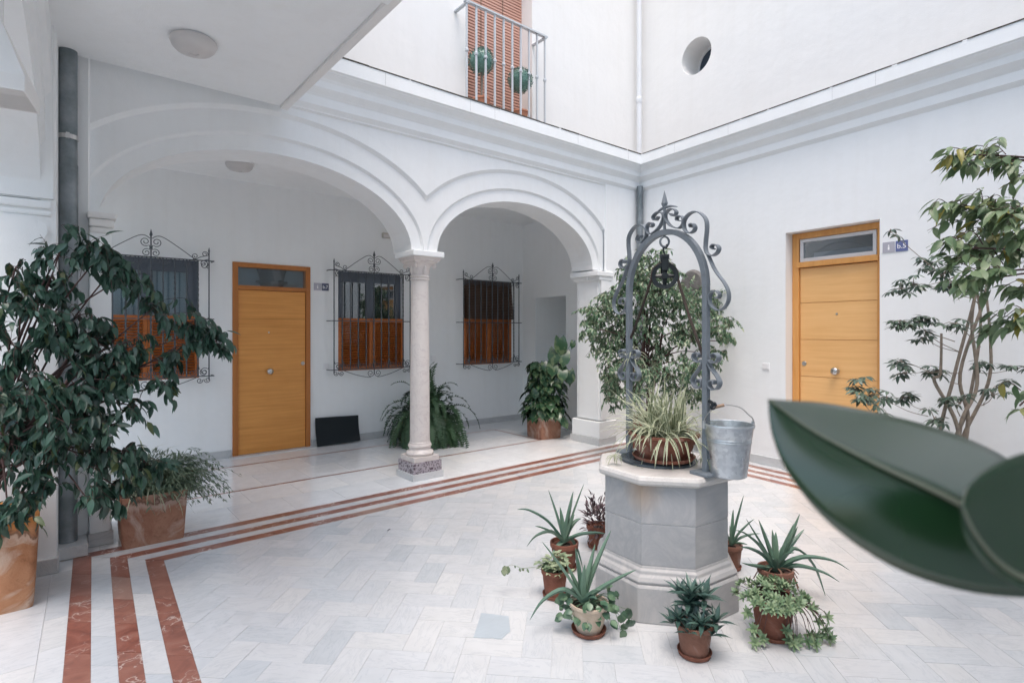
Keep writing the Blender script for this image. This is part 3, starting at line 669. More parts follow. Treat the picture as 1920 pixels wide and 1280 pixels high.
d7 = thing('apartment_door', (1.672, BY, 0), 'honey-coloured wooden door with a glass transom beside the b.7 sign', 'door')
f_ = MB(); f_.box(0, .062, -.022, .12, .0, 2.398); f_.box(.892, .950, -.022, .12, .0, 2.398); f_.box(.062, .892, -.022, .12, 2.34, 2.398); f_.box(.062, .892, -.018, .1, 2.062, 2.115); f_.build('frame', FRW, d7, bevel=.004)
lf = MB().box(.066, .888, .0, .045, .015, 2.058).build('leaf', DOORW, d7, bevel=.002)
knob(lf, .43, .0, 1.035); disc(lf, 'lock', .855, .0, 1.12, .026, .008, CHROME); disc(lf, 'peephole', .427, .0, 1.53, .011, .006, CHROME)
gv = MB(); gv.box(.07, .885, -.0006, .001, 1.70, 1.703); gv.build('groove', simple('groove_brown', (.25, .10, .02), .7), lf)  # thin dark brown strip draws the groove line across the leaf
MB().box(.065, .888, .03, .036, 2.117, 2.338).build('transom_pane', GLASS, d7)
MB().box(.0, .95, .14, .145, 0, 2.39).build('backing', PANEBACK, d7)
vp = MB(); vp.lathe([(.10, 2.116), (.14, 2.125), (.15, 2.15), (.20, 2.165), (.20, 2.19), (.15, 2.20), (.17, 2.30), (.19, 2.337)], 24, (.49, .0, 0)); vp.v = [(x_, .09 + y_ * .2, z_) for x_, y_, z_ in vp.v]
vo = vp.build('dark_vase', BLACK, None, smooth=40); vo.location = (1.672, BY, 0); tag(vo, 'dark vase silhouette behind the glass transom over door b.7', 'vase')
d5 = thing('apartment_door', RO, 'pale honey wooden door of horizontal boards beside the b.5 sign', 'door', rz=RZ)
D0, D1, DY = .245, 1.194, .14
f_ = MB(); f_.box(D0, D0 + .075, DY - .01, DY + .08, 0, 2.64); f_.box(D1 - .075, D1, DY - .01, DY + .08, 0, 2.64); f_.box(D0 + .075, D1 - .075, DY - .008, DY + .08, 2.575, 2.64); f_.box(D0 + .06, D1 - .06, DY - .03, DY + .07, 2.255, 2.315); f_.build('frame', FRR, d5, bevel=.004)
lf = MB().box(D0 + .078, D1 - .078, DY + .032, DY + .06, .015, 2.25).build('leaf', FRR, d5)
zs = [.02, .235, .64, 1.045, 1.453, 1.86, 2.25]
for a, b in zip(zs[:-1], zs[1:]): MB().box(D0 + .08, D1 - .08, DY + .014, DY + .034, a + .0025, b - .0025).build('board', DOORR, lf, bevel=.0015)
cxd = (D0 + D1) / 2; knob(lf, cxd, DY + .014, 1.12, .04); disc(lf, 'lock', D0 + .125, DY + .014, 1.185, .027, .008, CHROME); disc(lf, 'peephole', cxd, DY + .014, 1.73, .012, .006, CHROME)
tf = MB(); x0, x1, z0, z1 = D0 + .085, D1 - .085, 2.318, 2.57; tf.box(x0, x0 + .035, DY, DY + .04, z0, z1); tf.box(x1 - .035, x1, DY, DY + .04, z0, z1); tf.box(x0 + .035, x1 - .035, DY, DY + .04, z0, z0 + .04); tf.box(x0 + .035, x1 - .035, DY, DY + .04, z1 - .035, z1)
tfo = tf.build('transom_window', ALUW, d5, bevel=.002); MB().box(x0 + .03, x1 - .03, DY + .02, DY + .024, z0 + .03, z1 - .03).build('pane', GLASS, tfo)
MB().box(D0, D1, DY + .16, DY + .165, 0, 2.64).build('backing', DARKROOM, d5)
th = MB(); th.box(x0 + .1, x1 - .02, DY + .1, DY + .12, 2.36, 2.42); th.build('inner_rail', SIGNG, d5)
MB().box(.235, 1.2, -.06, .3, 0, .012).build('doorstep', TILE, d5, bevel=.004)

# ------------------------------------------------------------------ signs and small fittings
def sign(loc, rz, w, mats, txt, label, s=1):
    t = thing('door_number_sign', loc, label, 'sign', 'flat number signs beside the doors', rz)
    MB().box(0, w, -.006, 0, 0, w).build('picture_plate', mats[0], t, bevel=.001)
    ic = MB(); ic.box(w * .44, w * .58, -.0072, -.0062, w * .25, w * .55); ic.box(w * .46, w * .56, -.0072, -.0062, w * .6, w * .72); ic.build('pictogram', WHITEI, t)
    g = w * 1.0 + w * .08; MB().box(g, g + w, -.006, 0, 0, w).build('number_plate', mats[1], t, bevel=.001)
    cu = bpy.data.curves.new('lettering', 'FONT'); cu.body = txt; cu.size = w * .62; cu.extrude = .0006; cu.align_x = 'CENTER'; cu.offset = .0004
    cu.materials.append(WHITEI); tmp = bpy.data.objects.new('lettering', cu); COL.objects.link(tmp); bpy.context.view_layer.update(); me = bpy.data.meshes.new_from_object(tmp.evaluated_get(bpy.context.evaluated_depsgraph_get())); bpy.data.objects.remove(tmp)
    o = obj('lettering', me, t); o.location = (g + w * .5, -.0072, w * .29); o.rotation_euler = (pi / 2, 0, 0)
    return t
sign((2.672, BY - .001, 2.095), 0, .098, (SIGNG, SIGND), 'b.7', 'grey and slate sign reading b.7 beside the honey door')
sign(RO + RU * -1.225 + UP * 2.305, RZ, .103, (SIGNG, SIGNB), 'b.5', 'grey and blue sign reading b.5 on the right wall')
def switch(loc, rz, label):
    t = thing('light_switch', loc, label, 'switch', None, rz); MB().box(-.041, .041, -.009, 0, -.041, .041).build('plate', PLAST, t, bevel=.002); MB().box(-.03, .03, -.013, -.008, -.03, .03).build('rocker', PLAST, t, bevel=.002)
switch((2.84, BY, 1.068), 0, 'square white switch on the gallery wall between door b.7 and the window')
switch((4.53, BY, 1.125), 0, 'square white switch on the gallery wall above the fern')
switch(RO + RU * -.01 + UP * 1.14, RZ, 'square white switch on the right wall beside door b.5')
em = thing('emergency_light', (3.66, BY, 2.90), 'long beige emergency light high on the gallery wall', 'light fitting'); MB().box(0, .22, -.05, 0, 0, .075).build('housing', simple('beige_plastic', (.52, .49, .44), .4), em, bevel=.008); MB().box(.01, .21, -.056, -.05, .01, .05).build('diffuser', LAMPM, em)
for loc, lab in (((.712, 4.22, 3.50), 'round opal ceiling lamp on the soffit of the overhanging storey'), ((1.56, 6.62, 3.40), 'round opal ceiling lamp seen under the crown of the larger arch')):
    t = thing('ceiling_lamp', loc, lab, 'lamp', 'round ceiling lamps'); MB().lathe([(.12, 0), (.125, -.012), (.12, -.02)], 32).build('base', PLAST, t, smooth=40)
    MB().lathe([(.138, -.014), (.141, -.03), (.128, -.06), (.105, -.082), (.07, -.092), (.03, -.095), (.028, -.090), (.001, -.090)], 40).build('opal_shade', LAMPM, t, smooth=40)
mt = thing('door_mat', (2.677, BY - .03, 0), 'black rubber doormat standing against the wall beside door b.7', 'doormat')
m_ = MB(); gx, gz = 16, 10; fn = lambda u, v: (u * .605 + .015 * v * 0, -.012 - .075 * (1 - v) ** 2 + .006 * sin(u * 5), .012 + v * (.372 - .018 * u) + .012 * (1 - v) * u)
vv = [fn(i / gx, j / gz) for j in range(gz + 1) for i in range(gx + 1)]; vv2 = [(x_, y_ + .007, z_) for x_, y_, z_ in vv]
m_.add(vv, [(j * (gx + 1) + i, j * (gx + 1) + i + 1, (j + 1) * (gx + 1) + i + 1, (j + 1) * (gx + 1) + i) for j in range(gz) for i in range(gx)]); m_.add(vv2, [(j * (gx + 1) + i, (j + 1) * (gx + 1) + i, (j + 1) * (gx + 1) + i + 1, j * (gx + 1) + i + 1) for j in range(gz) for i in range(gx)]); m_.build('mat_sheet', RUBBER, mt)
# downpipes
p1 = thing('downpipe', (.062, 4.955, .08), 'thick weathered zinc downpipe in the left corner behind the ficus', 'pipe')
MB().lathe([(.056, 0), (.056, 1.4)], 24).build('lower_pipe', PIPE, p1, smooth=40); MB().lathe([(.0575, 1.40), (.0595, 1.41), (.0595, 2.62), (.058, 2.63)], 24).build('middle_pipe', PIPE, p1, smooth=40); MB().lathe([(.056, 2.63), (.056, 3.42)], 24).build('upper_pipe', PIPE, p1, smooth=40)
cl = MB(); cl.lathe([(.057, 2.80), (.061, 2.80), (.061, 2.83), (.057, 2.83)], 24); cl.box(-.01, .01, -.07, -.055, 2.795, 2.835); cl.box(-.09, -.05, -.004, .004, 2.81, 2.82); cl.build('clamp', CHROME, p1)
p2 = thing('downpipe', (CORN.x - .07, CORN.y - .065, .0), 'grey zinc downpipe in the far corner under the cornice', 'pipe')
MB().lathe([(.042, .1), (.042, 3.62)], 20).build('pipe_length', PIPE, p2, smooth=40); MB().lathe([(.045, 3.3), (.045, 3.33)], 20).build('collar', PIPE, p2, smooth=40)
cxx = Vector((CORN.x - .10 + .05, CORN.y - .08 + .07, 4.0))
p3 = thing('downpipe', (CORN.x - .06, CORN.y - .045, 4.03), 'white painted downpipe in the upper corner above the cornice', 'pipe')
MB().lathe([(.036, 0), (.036, 2.9)], 20).build('pipe_length', PIPEW, p3, smooth=40); MB().lathe([(.038, .02), (.044, .03), (.044, .05), (.038, .06)], 20).build('collar', PIPEW, p3, smooth=40); MB().lathe([(.036, .78), (.043, .80), (.043, .86), (.036, .88)], 20).build('collar', PIPEW, p3, smooth=40)
# white flared hood hanging in the left arch
hd = thing('hanging_hood', (-.217, 3.2, 0), 'white flared hood hanging in the left arch at the photo edge', 'lamp')
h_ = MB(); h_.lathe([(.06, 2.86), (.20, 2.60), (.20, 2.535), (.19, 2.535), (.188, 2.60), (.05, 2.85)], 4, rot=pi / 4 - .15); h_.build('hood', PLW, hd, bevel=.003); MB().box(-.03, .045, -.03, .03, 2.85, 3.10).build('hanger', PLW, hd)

# ------------------------------------------------------------------ windows, shutters, grilles
def spiral(c, r0, r1, a0, turns, sgn=1, n=16): return [(c[0] + (r0 + (r1 - r0) * i / n) * cos(a0 + sgn * 2 * pi * turns * i / n), c[1] + (r0 + (r1 - r0) * i / n) * sin(a0 + sgn * 2 * pi * turns * i / n)) for i in range(n + 1)]
def grille(loc, label):
    t = thing('window_grille', loc, label, 'window grille', 'scrolled iron window grilles')
    X = [i * .1155 for i in range(11)]; r = .0082
    for i, x in enumerate(X):
        b = MB(); z0, z1 = (0.0, 1.475) if i in (0, 10) else (.03, 1.385)
        if i in (0, 10): b.tube([(x, 0, -.02), (x, 0, 1.49)], .0075, 6); b.tube([(x, 0, 1.49), (x, 0, 1.50), (x, 0, 1.54)], [.011, .010, .001], 6)
        elif i % 2:
            n = 40; vs = []; 
            for q in range(n + 1):
                z = z0 + (z1 - z0) * q / n; a = (pi / 2) * q * .55 if .12 < q / n < .88 else 0
                for k in range(4): vs.append((x + r * 1.35 * cos(a + pi / 4 + k * pi / 2), r * 1.35 * sin(a + pi / 4 + k * pi / 2), z))
            b.add(vs, [(q * 4 + k, q * 4 + (k + 1) % 4, (q + 1) * 4 + (k + 1) % 4, (q + 1) * 4 + k) for q in range(n) for k in range(4)])
        else: b.tube([(x, 0, z0), (x, 0, z1)], r, 6)
        b.build('bar', IROND, t, smooth=50)
    for z in (.03, .695, 1.38):
        b = MB(); b.box(-.0, 1.155, -.011, -.004, z - .006, z + .006); b.box(-.05, 0, -.011, -.004, z - .006, z + .006); b.box(1.155, 1.205, -.011, -.004, z - .006, z + .006); b.box(-.055, -.045, -.011, .14, z - .005, z + .005); b.box(1.2, 1.21, -.011, .14, z - .005, z + .005); b.build('rail', IROND, t)
    def scr(P2, y=-.012, r=.0045, name='scroll'): b = MB(); b.tube([(a, y, c) for a, c in P2], r, 5); return b.build(name, IROND, t, smooth=60)
    for i in range(10):
        xc = (X[i] + X[i + 1]) / 2; s = 1 if i % 2 else -1
        scr([(xc + s * .045, 1.29), (xc + s * .03, 1.31)] + [(p, q) for p, q in spiral((xc, 1.345), .045, .012, -pi / 3 * s if s > 0 else pi + pi / 3, 1.35, s)])
        scr([(xc - s * .05, .14), (xc - s * .045, .11)] + spiral((xc, .075), .042, .010, pi * .7 if s > 0 else pi * .3, 1.4, s))
    # crest: central spear with two pairs of scrolls, swept arms and corner scrolls
    c = X[5]; b = MB(); b.tube([(c, -.01, 1.38), (c, -.01, 1.61)], .0075, 6); b.tube([(c, -.01, 1.60), (c, -.01, 1.625), (c, -.01, 1.69)], [.006, .02, .001], 4); b.build('spear', IROND, t)
    for s in (-1, 1):
        scr([(c + s * .008, 1.47)] + [(c + s * p, q) for p, q in spiral((.053, 1.545), .052, .012, pi * 1.25, 1.45)])
        scr([(c + s * .008, 1.50)] + [(c + s * p, q) for p, q in spiral((.042, 1.425), .045, .010, pi * .72, 1.4, -1)])
        arm = cr([(c + s * .01, 0, 1.585), (c + s * .06, 0, 1.615), (c + s * .13, 0, 1.60), (c + s * .28, 0, 1.50), (c + s * .40, 0, 1.41), (c + s * .44, 0, 1.385)], 5); scr([(p.x, p.z) for p in arm])
        e = c + s * .5775
        scr([(e - s * .17, 1.39)] + [(e - s * p, q) for p, q in spiral((.145, 1.425), .036, .010, pi * 1.3, 1.4, 1)])
        scr([(e - s * .14, 1.39), (e - s * .09, 1.42)] + [(e - s * p, q) for p, q in spiral((.045, 1.455), .034, .009, pi * 1.1, -1.4, 1)])
        scr([(e - s * .002, 1.40)] + [(e - s * p, q) for p, q in spiral((.055, 1.33), .05, .012, pi * .4, 1.3, 1)] )
        scr([(e - s * .002, .14)] + [(e - s * p, q) for p, q in spiral((.05, .085), .045, .01, pi * .8, 1.3, -1)])
        scr([(e - s * p, q) for p, q in spiral((.02, -.015), .036, .008, pi * .1, 1.4, -1)]); scr([(e - s * p, q) for p, q in spiral((.10, -.02), .034, .008, pi * .9, 1.4, 1)])
        scr([(c + s * .003, .02)] + [(c + s * p, q) for p, q in spiral((.055, -.035), .055, .012, pi * .9, 1.5, 1)])
        arm = cr([(c + s * .05, 0, -.09), (c + s * .12, 0, -.085), (c + s * .28, 0, -.045), (c + s * .44, 0, .015)], 5); scr([(p.x, p.z) for p in arm])
    return t
def window(x0, x1, label, kind):
    t = thing('window', (x0, BY, .99), label, 'window'); w = x1 - x0; h = 1.395; y = .10
    f = MB(); f.box(0, w, y, y + .05, h - .09, h); f.box(0, .045, y, y + .05, 0, h - .09); f.box(w - .045, w, y, y + .05, 0, h - .09); f.box(.045, w - .045, y, y + .05, 0, .05); f.build('frame', ALU, t, bevel=.003)
    for a, b in ((.045, w / 2 - .0), (w / 2 + .0, w - .045)):
        sx = MB(); sx.box(a, a + .055, y - .012, y + .03, .05, h - .09); sx.box(b - .055, b, y - .012, y + .03, .05, h - .09); sx.box(a + .055, b - .055, y - .012, y + .03, .05, .11); sx.box(a + .055, b - .055, y - .012, y + .03, h - .145, h - .09)
        so2 = sx.build('sash', ALU, t, bevel=.003); MB().box(a + .05, b - .05, y + .006, y + .012, .1, h - .14).build('pane', GLASS, so2)
    MB().box(0, w, .155, .16, 0, h).build('backing', PANEBACK if kind == 1 else DARKROOM, t)
    # lower louvred shutters of varnished wood
    zt = .735 if kind != 3 else .76
    for a, b in ((.0, w / 2 - .002), (w / 2 + .002, w)):
        s = MB(); s.box(a, a + .045, -.005, .03, 0, zt); s.box(b - .045, b, -.005, .03, 0, zt); s.box(a + .045, b - .045, -.004, .028, 0, .055); s.box(a + .045, b - .045, -.004, .028, zt - .055, zt)
        sh = s.build('shutter', SHW, t, bevel=.003)
        sm = MB().add([(a + .042, .024, 0), (b - .042, .024, 0), (b - .042, -.001, .022), (a + .042, -.001, .022), (a + .042, .029, .004), (b - .042, .029, .004), (b - .042, .004, .026), (a + .042, .004, .026)], [(0, 1, 2, 3), (4, 7, 6, 5), (3, 2, 6, 7), (0, 4, 5, 1)]).mesh('slat', SHW)
        for i in range(20):
            o = obj('slat', sm, sh); o.location = (0, 0, .057 + i * (zt - .13) / 19)
    if kind == 3:                                     # roller blind hanging out over the upper half
        sm = MB().add([(0, 0, 0), (w - .02, 0, 0), (w - .02, -.01, .004), (0, -.01, .004), (0, -.01, .02), (w - .02, -.01, .02), (w - .02, 0, .024), (0, 0, .024)], [(0, 3, 2, 1), (3, 4, 5, 2), (4, 7, 6, 5)]).mesh('slat', BLINDD)
        bl = thing('hanging_blind', (x0 + .01, BY - .005, .99), 'dark brown slatted blind hanging half way down the far right gallery window', 'blind')
        for i in range(24):
            u = i / 23; o = obj('slat', sm, bl); o.location = (0, -.005 - .075 * (1 - u) ** 1.5, .75 + i * .0265)
        MB().add([(0, 0, .75), (w - .02, 0, .75), (w - .02, .03, 1.39), (0, .03, 1.39)], [(0, 1, 2, 3)]).build('cloth', BLINDD, bl)
    MB().box(-.0, w, -.012, .1, -.0, -.02 + .024).build('sill', PL, t)
window(WIN[0][0], WIN[0][1], 'grey-framed window left of door b.7, half hidden by the ficus leaves', 1)
window(WIN[1][0], WIN[1][1], 'grey-framed window with varnished louvred shutters between door b.7 and the column', 2)
window(WIN[2][0], WIN[2][1], 'shuttered window under a dark blind right of the marble column', 3)
grille((.237, BY - .13, .99), 'spear-topped iron grille behind the ficus leaves, left of door b.7')
grille((2.90, BY - .13, .99), 'spear-topped iron grille between door b.7 and the marble column')
grille((5.01, BY - .13, .99), 'spear-topped iron grille over the dark blind, right of the marble column')

# ------------------------------------------------------------------ the well
WC = Vector((2.792, 1.977, 0)); WR = radians(17)
we = thing('stone_well', WC, 'octagonal grey marble well standing in the middle of the patio pots', 'well')
def octo(prof): return MB().lathe(prof, 8, rot=WR)
octo([(.425, .0), (.425, .185), (.415, .20)]).build('base_course', WELLM, we, bevel=.006)
octo([(.412, .20), (.418, .215), (.405, .235), (.388, .245), (.384, .262), (.37, .272), (.366, .285)]).build('base_moulding', WELLM, we, bevel=.004)
cr_ = MB()
for k in range(8):                                    # two courses of slabs, one per side
    a0, a1 = WR + k * pi / 4, WR + (k + 1) * pi / 4
    for z0, z1, rr in ((.285, .507, .366), (.510, .715, .3665)):
        r_ = rr; p = [(r_ * cos(a0), r_ * sin(a0)), (r_ * cos(a1), r_ * sin(a1)), (.30 * cos(a1), .30 * sin(a1)), (.30 * cos(a0), .30 * sin(a0))]
        MB().prism(p, z0, z1).build('side_slab', WELLM, we, bevel=.0025)
octo([(.362, .27), (.362, .718)]).build('core', SKIRT, we)
octo([(.372, .716), (.392, .722), (.404, .735), (.406, .752), (.398, .768), (.388, .773)]).build('cap_slab', WELLC, we, bevel=.006)
# the iron frame: local x runs from the far post to the near one
WU = Vector((-.164, -.986, 0)); FC = Vector((2.766, 1.951, 0)); FRZ = atan2(WU.y, WU.x)
wf = thing('iron_well_arch', FC + UP * .773, 'grey painted wrought-iron arch with scrolls standing on the well', 'well frame', rz=FRZ)
Z = .773; PO = .304
for s in (-1, 1):
    o = MB(); o.box(s * PO - .016, s * PO + .016, -.016, .016, .012, 1.02); o.build('post', IRON, wf, bevel=.003)
    MB().box(s * PO - .062, s * PO + .062, -.06, .06, .0, .018).build('foot_plate', IRON, wf, bevel=.004)
arc = [(PO * cos(a), 0, 1.02 + (.335) * sin(a)) for a in [pi * i / 40 for i in range(41)]]
MB().ribbon(arc, (0, 1, 0), .032, .031).build('arch_bar', IRON, wf, smooth=50)
SC_A = [(0.205, 2.126), (0.199, 2.14), (0.218, 2.143), (0.234, 2.121), (0.222, 2.1), (0.189, 2.096), (0.159, 2.12), (0.152, 2.16), (0.169, 2.188), (0.202, 2.205), (0.241, 2.206), (0.279, 2.186), (0.31, 2.148), (0.315, 2.099), (0.308, 2.04), (0.306, 1.996), (0.319, 1.965), (0.352, 1.95), (0.382, 1.962), (0.394, 1.984), (0.382, 2.003), (0.358, 2.008), (0.345, 1.996), (0.36, 1.985)]
SC_B = [(0.322, 1.96), (0.369, 1.872), (0.429, 1.799), (0.454, 1.749), (0.451, 1.701), (0.421, 1.666), (0.384, 1.659), (0.345, 1.685), (0.333, 1.726), (0.348, 1.757), (0.377, 1.761), (0.399, 1.743), (0.39, 1.722), (0.37, 1.728)]
SC_C = [(0.052, 2.23), (0.07, 2.213), (0.09, 2.218), (0.096, 2.235), (0.073, 2.253), (0.038, 2.254), (0.012, 2.232), (0.018, 2.198), (0.048, 2.163), (0.085, 2.143), (0.12, 2.135), (0.145, 2.152), (0.149, 2.184), (0.129, 2.203), (0.105, 2.2), (0.10, 2.184), (0.118, 2.178)]
SC_L = [(0.350, 1.405), (0.345, 1.42), (0.365, 1.43), (0.388, 1.415), (0.38, 1.39), (0.35, 1.378), (0.329, 1.392), (0.326, 1.372), (0.345, 1.345), (0.378, 1.31), (0.395, 1.276), (0.38, 1.245), (0.348, 1.237), (0.327, 1.258), (0.336, 1.283), (0.358, 1.282), (0.36, 1.265)]
sc_lists = [('top_scroll', SC_A, .032), ('side_scroll', SC_B, .028), ('crown_scroll', SC_C, .030)]
for s in (-1, 1):
    for nm, P2, w in sc_lists:
        pts = cr([(s * (x_ - .004), 0, z_ - Z) for x_, z_ in P2], 4); MB().ribbon(pts, (0, 1, 0), w, .0055).build(nm, IRON, wf, smooth=60)
    for q in (-1, 1):
        pts = cr([(s * PO + q * (x_ - .304), 0, z_ - Z) for x_, z_ in SC_L], 4); MB().ribbon(pts, (0, 1, 0), .036, .006).build('lyre_scroll', IRON, wf, smooth=60)
fn_ = MB(); fn_.tube([(0, 0, 1.34), (0, 0, 1.50)], .009, 8); fn_.tube([(0, 0, 1.50), (0, 0, 1.525), (0, 0, 1.60)], [.010, .02, .001], 6); fn_.build('finial', IRON, wf)
cb = cr([(-.085, 0, 1.465), (-.04, 0, 1.492), (.0, 0, 1.50), (.05, 0, 1.50), (.10, 0, 1.487)], 5); MB().tube(cb, [.002 + .007 * sin(pi * i / (len(cb) - 1)) for i in range(len(cb))], 6).build('cross_bar', IRON, wf)
LXV = (RT.dot(WU), RT.dot(Vector((-WU.y, WU.x, 0))))
MB().tube([(.026 * cos(a) * LXV[0], .026 * cos(a) * LXV[1], 1.30 + .030 * sin(a)) for a in [2 * pi * i / 18 for i in range(18)]], .0065, 6, True).build('eye_ring', IRON, wf, smooth=60)
PRZ = atan2(RT.y, RT.x) - .12
pu = thing('pulley', FC + UP * .773, 'black cast-iron four-spoked pulley hanging from the arch', 'pulley', rz=PRZ)
hk = cr([(.012, 0, 1.285), (.014, 0, 1.272), (.005, 0, 1.262), (-.006, 0, 1.272), (-.006, 0, 1.245), (0, 0, 1.225), (0, 0, 1.18)], 4); MB().tube(hk, .0055, 6).build('hook', BLACK, pu, smooth=60)
st = MB(); st.box(-.02, .02, -.024, -.018, 1.13, 1.21); st.box(-.02, .02, .018, .024, 1.09, 1.21); st.box(-.024, .024, -.024, .024, 1.195, 1.225); st.build('strap', BLACK, pu, bevel=.005)
wz = 1.10; wh = MB()
prf = [(.054, -.013), (.077, -.016), (.077, -.009), (.068, 0), (.077, .009), (.077, .016), (.054, .013)]
n = 32; v = [(r * cos(2 * pi * k / n), y, wz + r * sin(2 * pi * k / n)) for r, y in prf for k in range(n)]
wh.add(v, [(i * n + k, i * n + (k + 1) % n, ((i + 1) % 7) * n + (k + 1) % n, ((i + 1) % 7) * n + k) for i in range(7) for k in range(n)]); wh.build('wheel_rim', BLACK, pu, smooth=35)
for k in range(4):
    a = pi / 2 * k; MB().tube([(0, 0, wz), (.062 * cos(a), 0, wz + .062 * sin(a))], [.017, .010], 6).build('spoke', BLACK, pu)
MB().tube([(0, -.03, wz), (0, .03, wz)], .018, 12).build('hub', BLACK, pu, smooth=50)
PX = Vector((cos(PRZ), sin(PRZ), 0)); PC = UP * wz
pth = [WU * -.29 + UP * .73, (WU * -.29 + UP * .73).lerp(PC - PX * .076 - UP * .02, .55) - UP * .012, PC - PX * .076 - UP * .02] + [PC + PX * (.075 * cos(a)) + UP * (.075 * sin(a)) for a in [pi * (1 - i / 10) for i in range(11)]] + [PC + PX * .076 - UP * .02, (WU * .28 + UP * .65).lerp(PC + PX * .076 - UP * .02, .5) - UP * .015, WU * .28 + UP * .65]
rp = MB(); rp.tube(pth, .0085, 6); tag_r = rp.build('well_rope', ROPE, None, smooth=60); tag_r.location = FC + UP * .773; tag(tag_r, 'brown rope running over the black pulley down to both posts', 'rope')
LC = Vector((2.80, 2.02, .773)); ld = thing('iron_disc', LC, 'flat round dark grey iron lid on the well under the flower bowl', 'lid')
MB().lathe([(.222, 0), (.226, .005), (.224, .014), (.20, .018), (.195, .024), (.19, .024), (.02, .024)], 48).build('lid_disc', simple('dark_grey_lid', (.06, .075, .09), .25), ld, smooth=35)
# bucket
BC = at(1366, 620, 2.97); BC.z = .775; BC += RT * .0
bu = thing('zinc_bucket', BC, 'shiny galvanised bucket hanging by its handle against the near post of the well frame', 'bucket')
MB().lathe([(.001, .004), (.082, .004), (.086, 0), (.092, .004), (.112, .16), (.114, .185), (.1165, .187), (.1165, .193), (.1145, .196), (.1175, .199), (.1175, .205), (.1155, .208), (.118, .212), (.126, .268), (.131, .268), (.132, .275), (.129, .281), (.1245, .278), (.114, .19), (.09, .012), (.001, .01)], 56).build('pail', ZINC, bu, smooth=35)
e1, e2 = RT * -.131 + UP * .262, RT * .131 + UP * .262
hp = cr([e1, e1 + UP * .045 + RT * .005, RT * -.085 + UP * .355, RT * -.02 + UP * .378, RT * .06 + UP * .365, RT * .108 + UP * .325, e2 + UP * .04, e2], 5)
MB().tube(hp, .0032, 6).build('handle', CHROME, bu, smooth=60)
MB().tube([RT * -.075 + UP * .366, RT * -.025 + UP * .378], .009, 8).build('grip', simple('wooden_grip', (.33, .22, .15), .6), bu, smooth=50)
er = MB(); er.tube([e2 + UP * .03, e2 - UP * .01], .009, 6); er.tube([e1 + UP * .03, e1 - UP * .01], .009, 6); er.build('ear', ZINC, bu)
kn = MB(); kn.tube(cr([RT * -.105 + UP * .40, RT * -.085 + UP * .385, RT * -.09 + UP * .36, RT * -.07 + UP * .372, RT * -.08 + UP * .39], 4), .010, 6); ko = kn.build('knotted_cord', BLACK, None, smooth=60); ko.location = BC; tag(ko, 'black knotted cord tying the bucket handle to the post', 'cord')

# ------------------------------------------------------------------ plant helpers
def leaf_mesh(name, L_, W_, mat, fold=.25, droop=.25, n=5, tip=1.0, wavy=0, heart=0, mats=None):
    m = MB(); v = []
    for i in range(n + 1):
        t = i / n; w = W_ / 2 * (sin(pi * min(1, t ** .8)) ** .75) * (1 - .25 * tip * t) if 0 < i < n else (0 if i == n else .012 * W_ + heart * W_ * .25)
        if t > .8 and i < n: w *= .45
        x = L_ * t; z = -droop * L_ * t * t
        for s in (-1, 0, 1): v.append((x - (heart * L_ * .18 if (s and i <= 1) else 0), s * w, z + abs(s) * w * fold + (wavy * sin(i * 2.3 + s) if s else 0)))
    f = []
    for i in range(n):
        for s in (0, 1):
            f.append((i * 3 + s, (i + 1) * 3 + s, (i + 1) * 3 + s + 1, i * 3 + s + 1))
    m.add(v, f); me = m.mesh(name, mat); me.shade_smooth(); return me
def orient(p, d, nrm, s=1.0):
    d = Vector(d).normalized(); y = Vector(nrm).cross(d)
    if y.length < 1e-4: y = d.orthogonal()
    y.normalize(); z = d.cross(y); M = Matrix((d, y, z)).transposed().to_4x4() @ Matrix.Scale(s, 4); M.translation = Vector(p); return M
def scatter(parent, meshes, mats, nind, name='leaf', rest_name='foliage'):
    """mats: world matrices. The nearest nind become leaf objects, the others one mesh"""
    inv = Matrix.Translation(parent.location).inverted()
    k = lambda M: (M.translation - Vector((0, 0, EYE))).dot(FW)
    mats = sorted(mats, key=k)
    for M in mats[:nind]:
        o = obj(name, R.choice(meshes), parent); o.matrix_local = inv @ M
    if len(mats) > nind:
        vs, fs, tn = [], [], []; base = 0
        data = []
        for me in meshes:
            a = np.empty(len(me.vertices) * 3); me.vertices.foreach_get('co', a); data.append((np.c_[a.reshape(-1, 3), np.ones(len(me.vertices))], [tuple(p.vertices) for p in me.polygons], [p.material_index for p in me.polygons]))
        mi = []
        for M in mats[nind:]:
            c, f, m_ = R.choice(data); A = np.array(inv @ M); vs.append((c @ A.T)[:, :3]); fs += [tuple(i + base for i in q) for q in f]; mi += m_; tn += [R.random()] * len(f); base += len(c)
        me = bpy.data.meshes.new(rest_name); me.from_pydata(np.concatenate(vs).tolist(), [], fs)
        for m_ in meshes[0].materials: me.materials.append(m_)
        me.polygons.foreach_set('material_index', mi); a = me.attributes.new('tone', 'FLOAT', 'FACE'); a.data.foreach_set('value', tn); me.shade_smooth(); me.update()
        obj(rest_name, me, parent, kind='stuff')
def rvec(): 
    while True:
        v = Vector((R.uniform(-1, 1), R.uniform(-1, 1), R.uniform(-1, 1)))
        if .05 < v.length < 1: return v
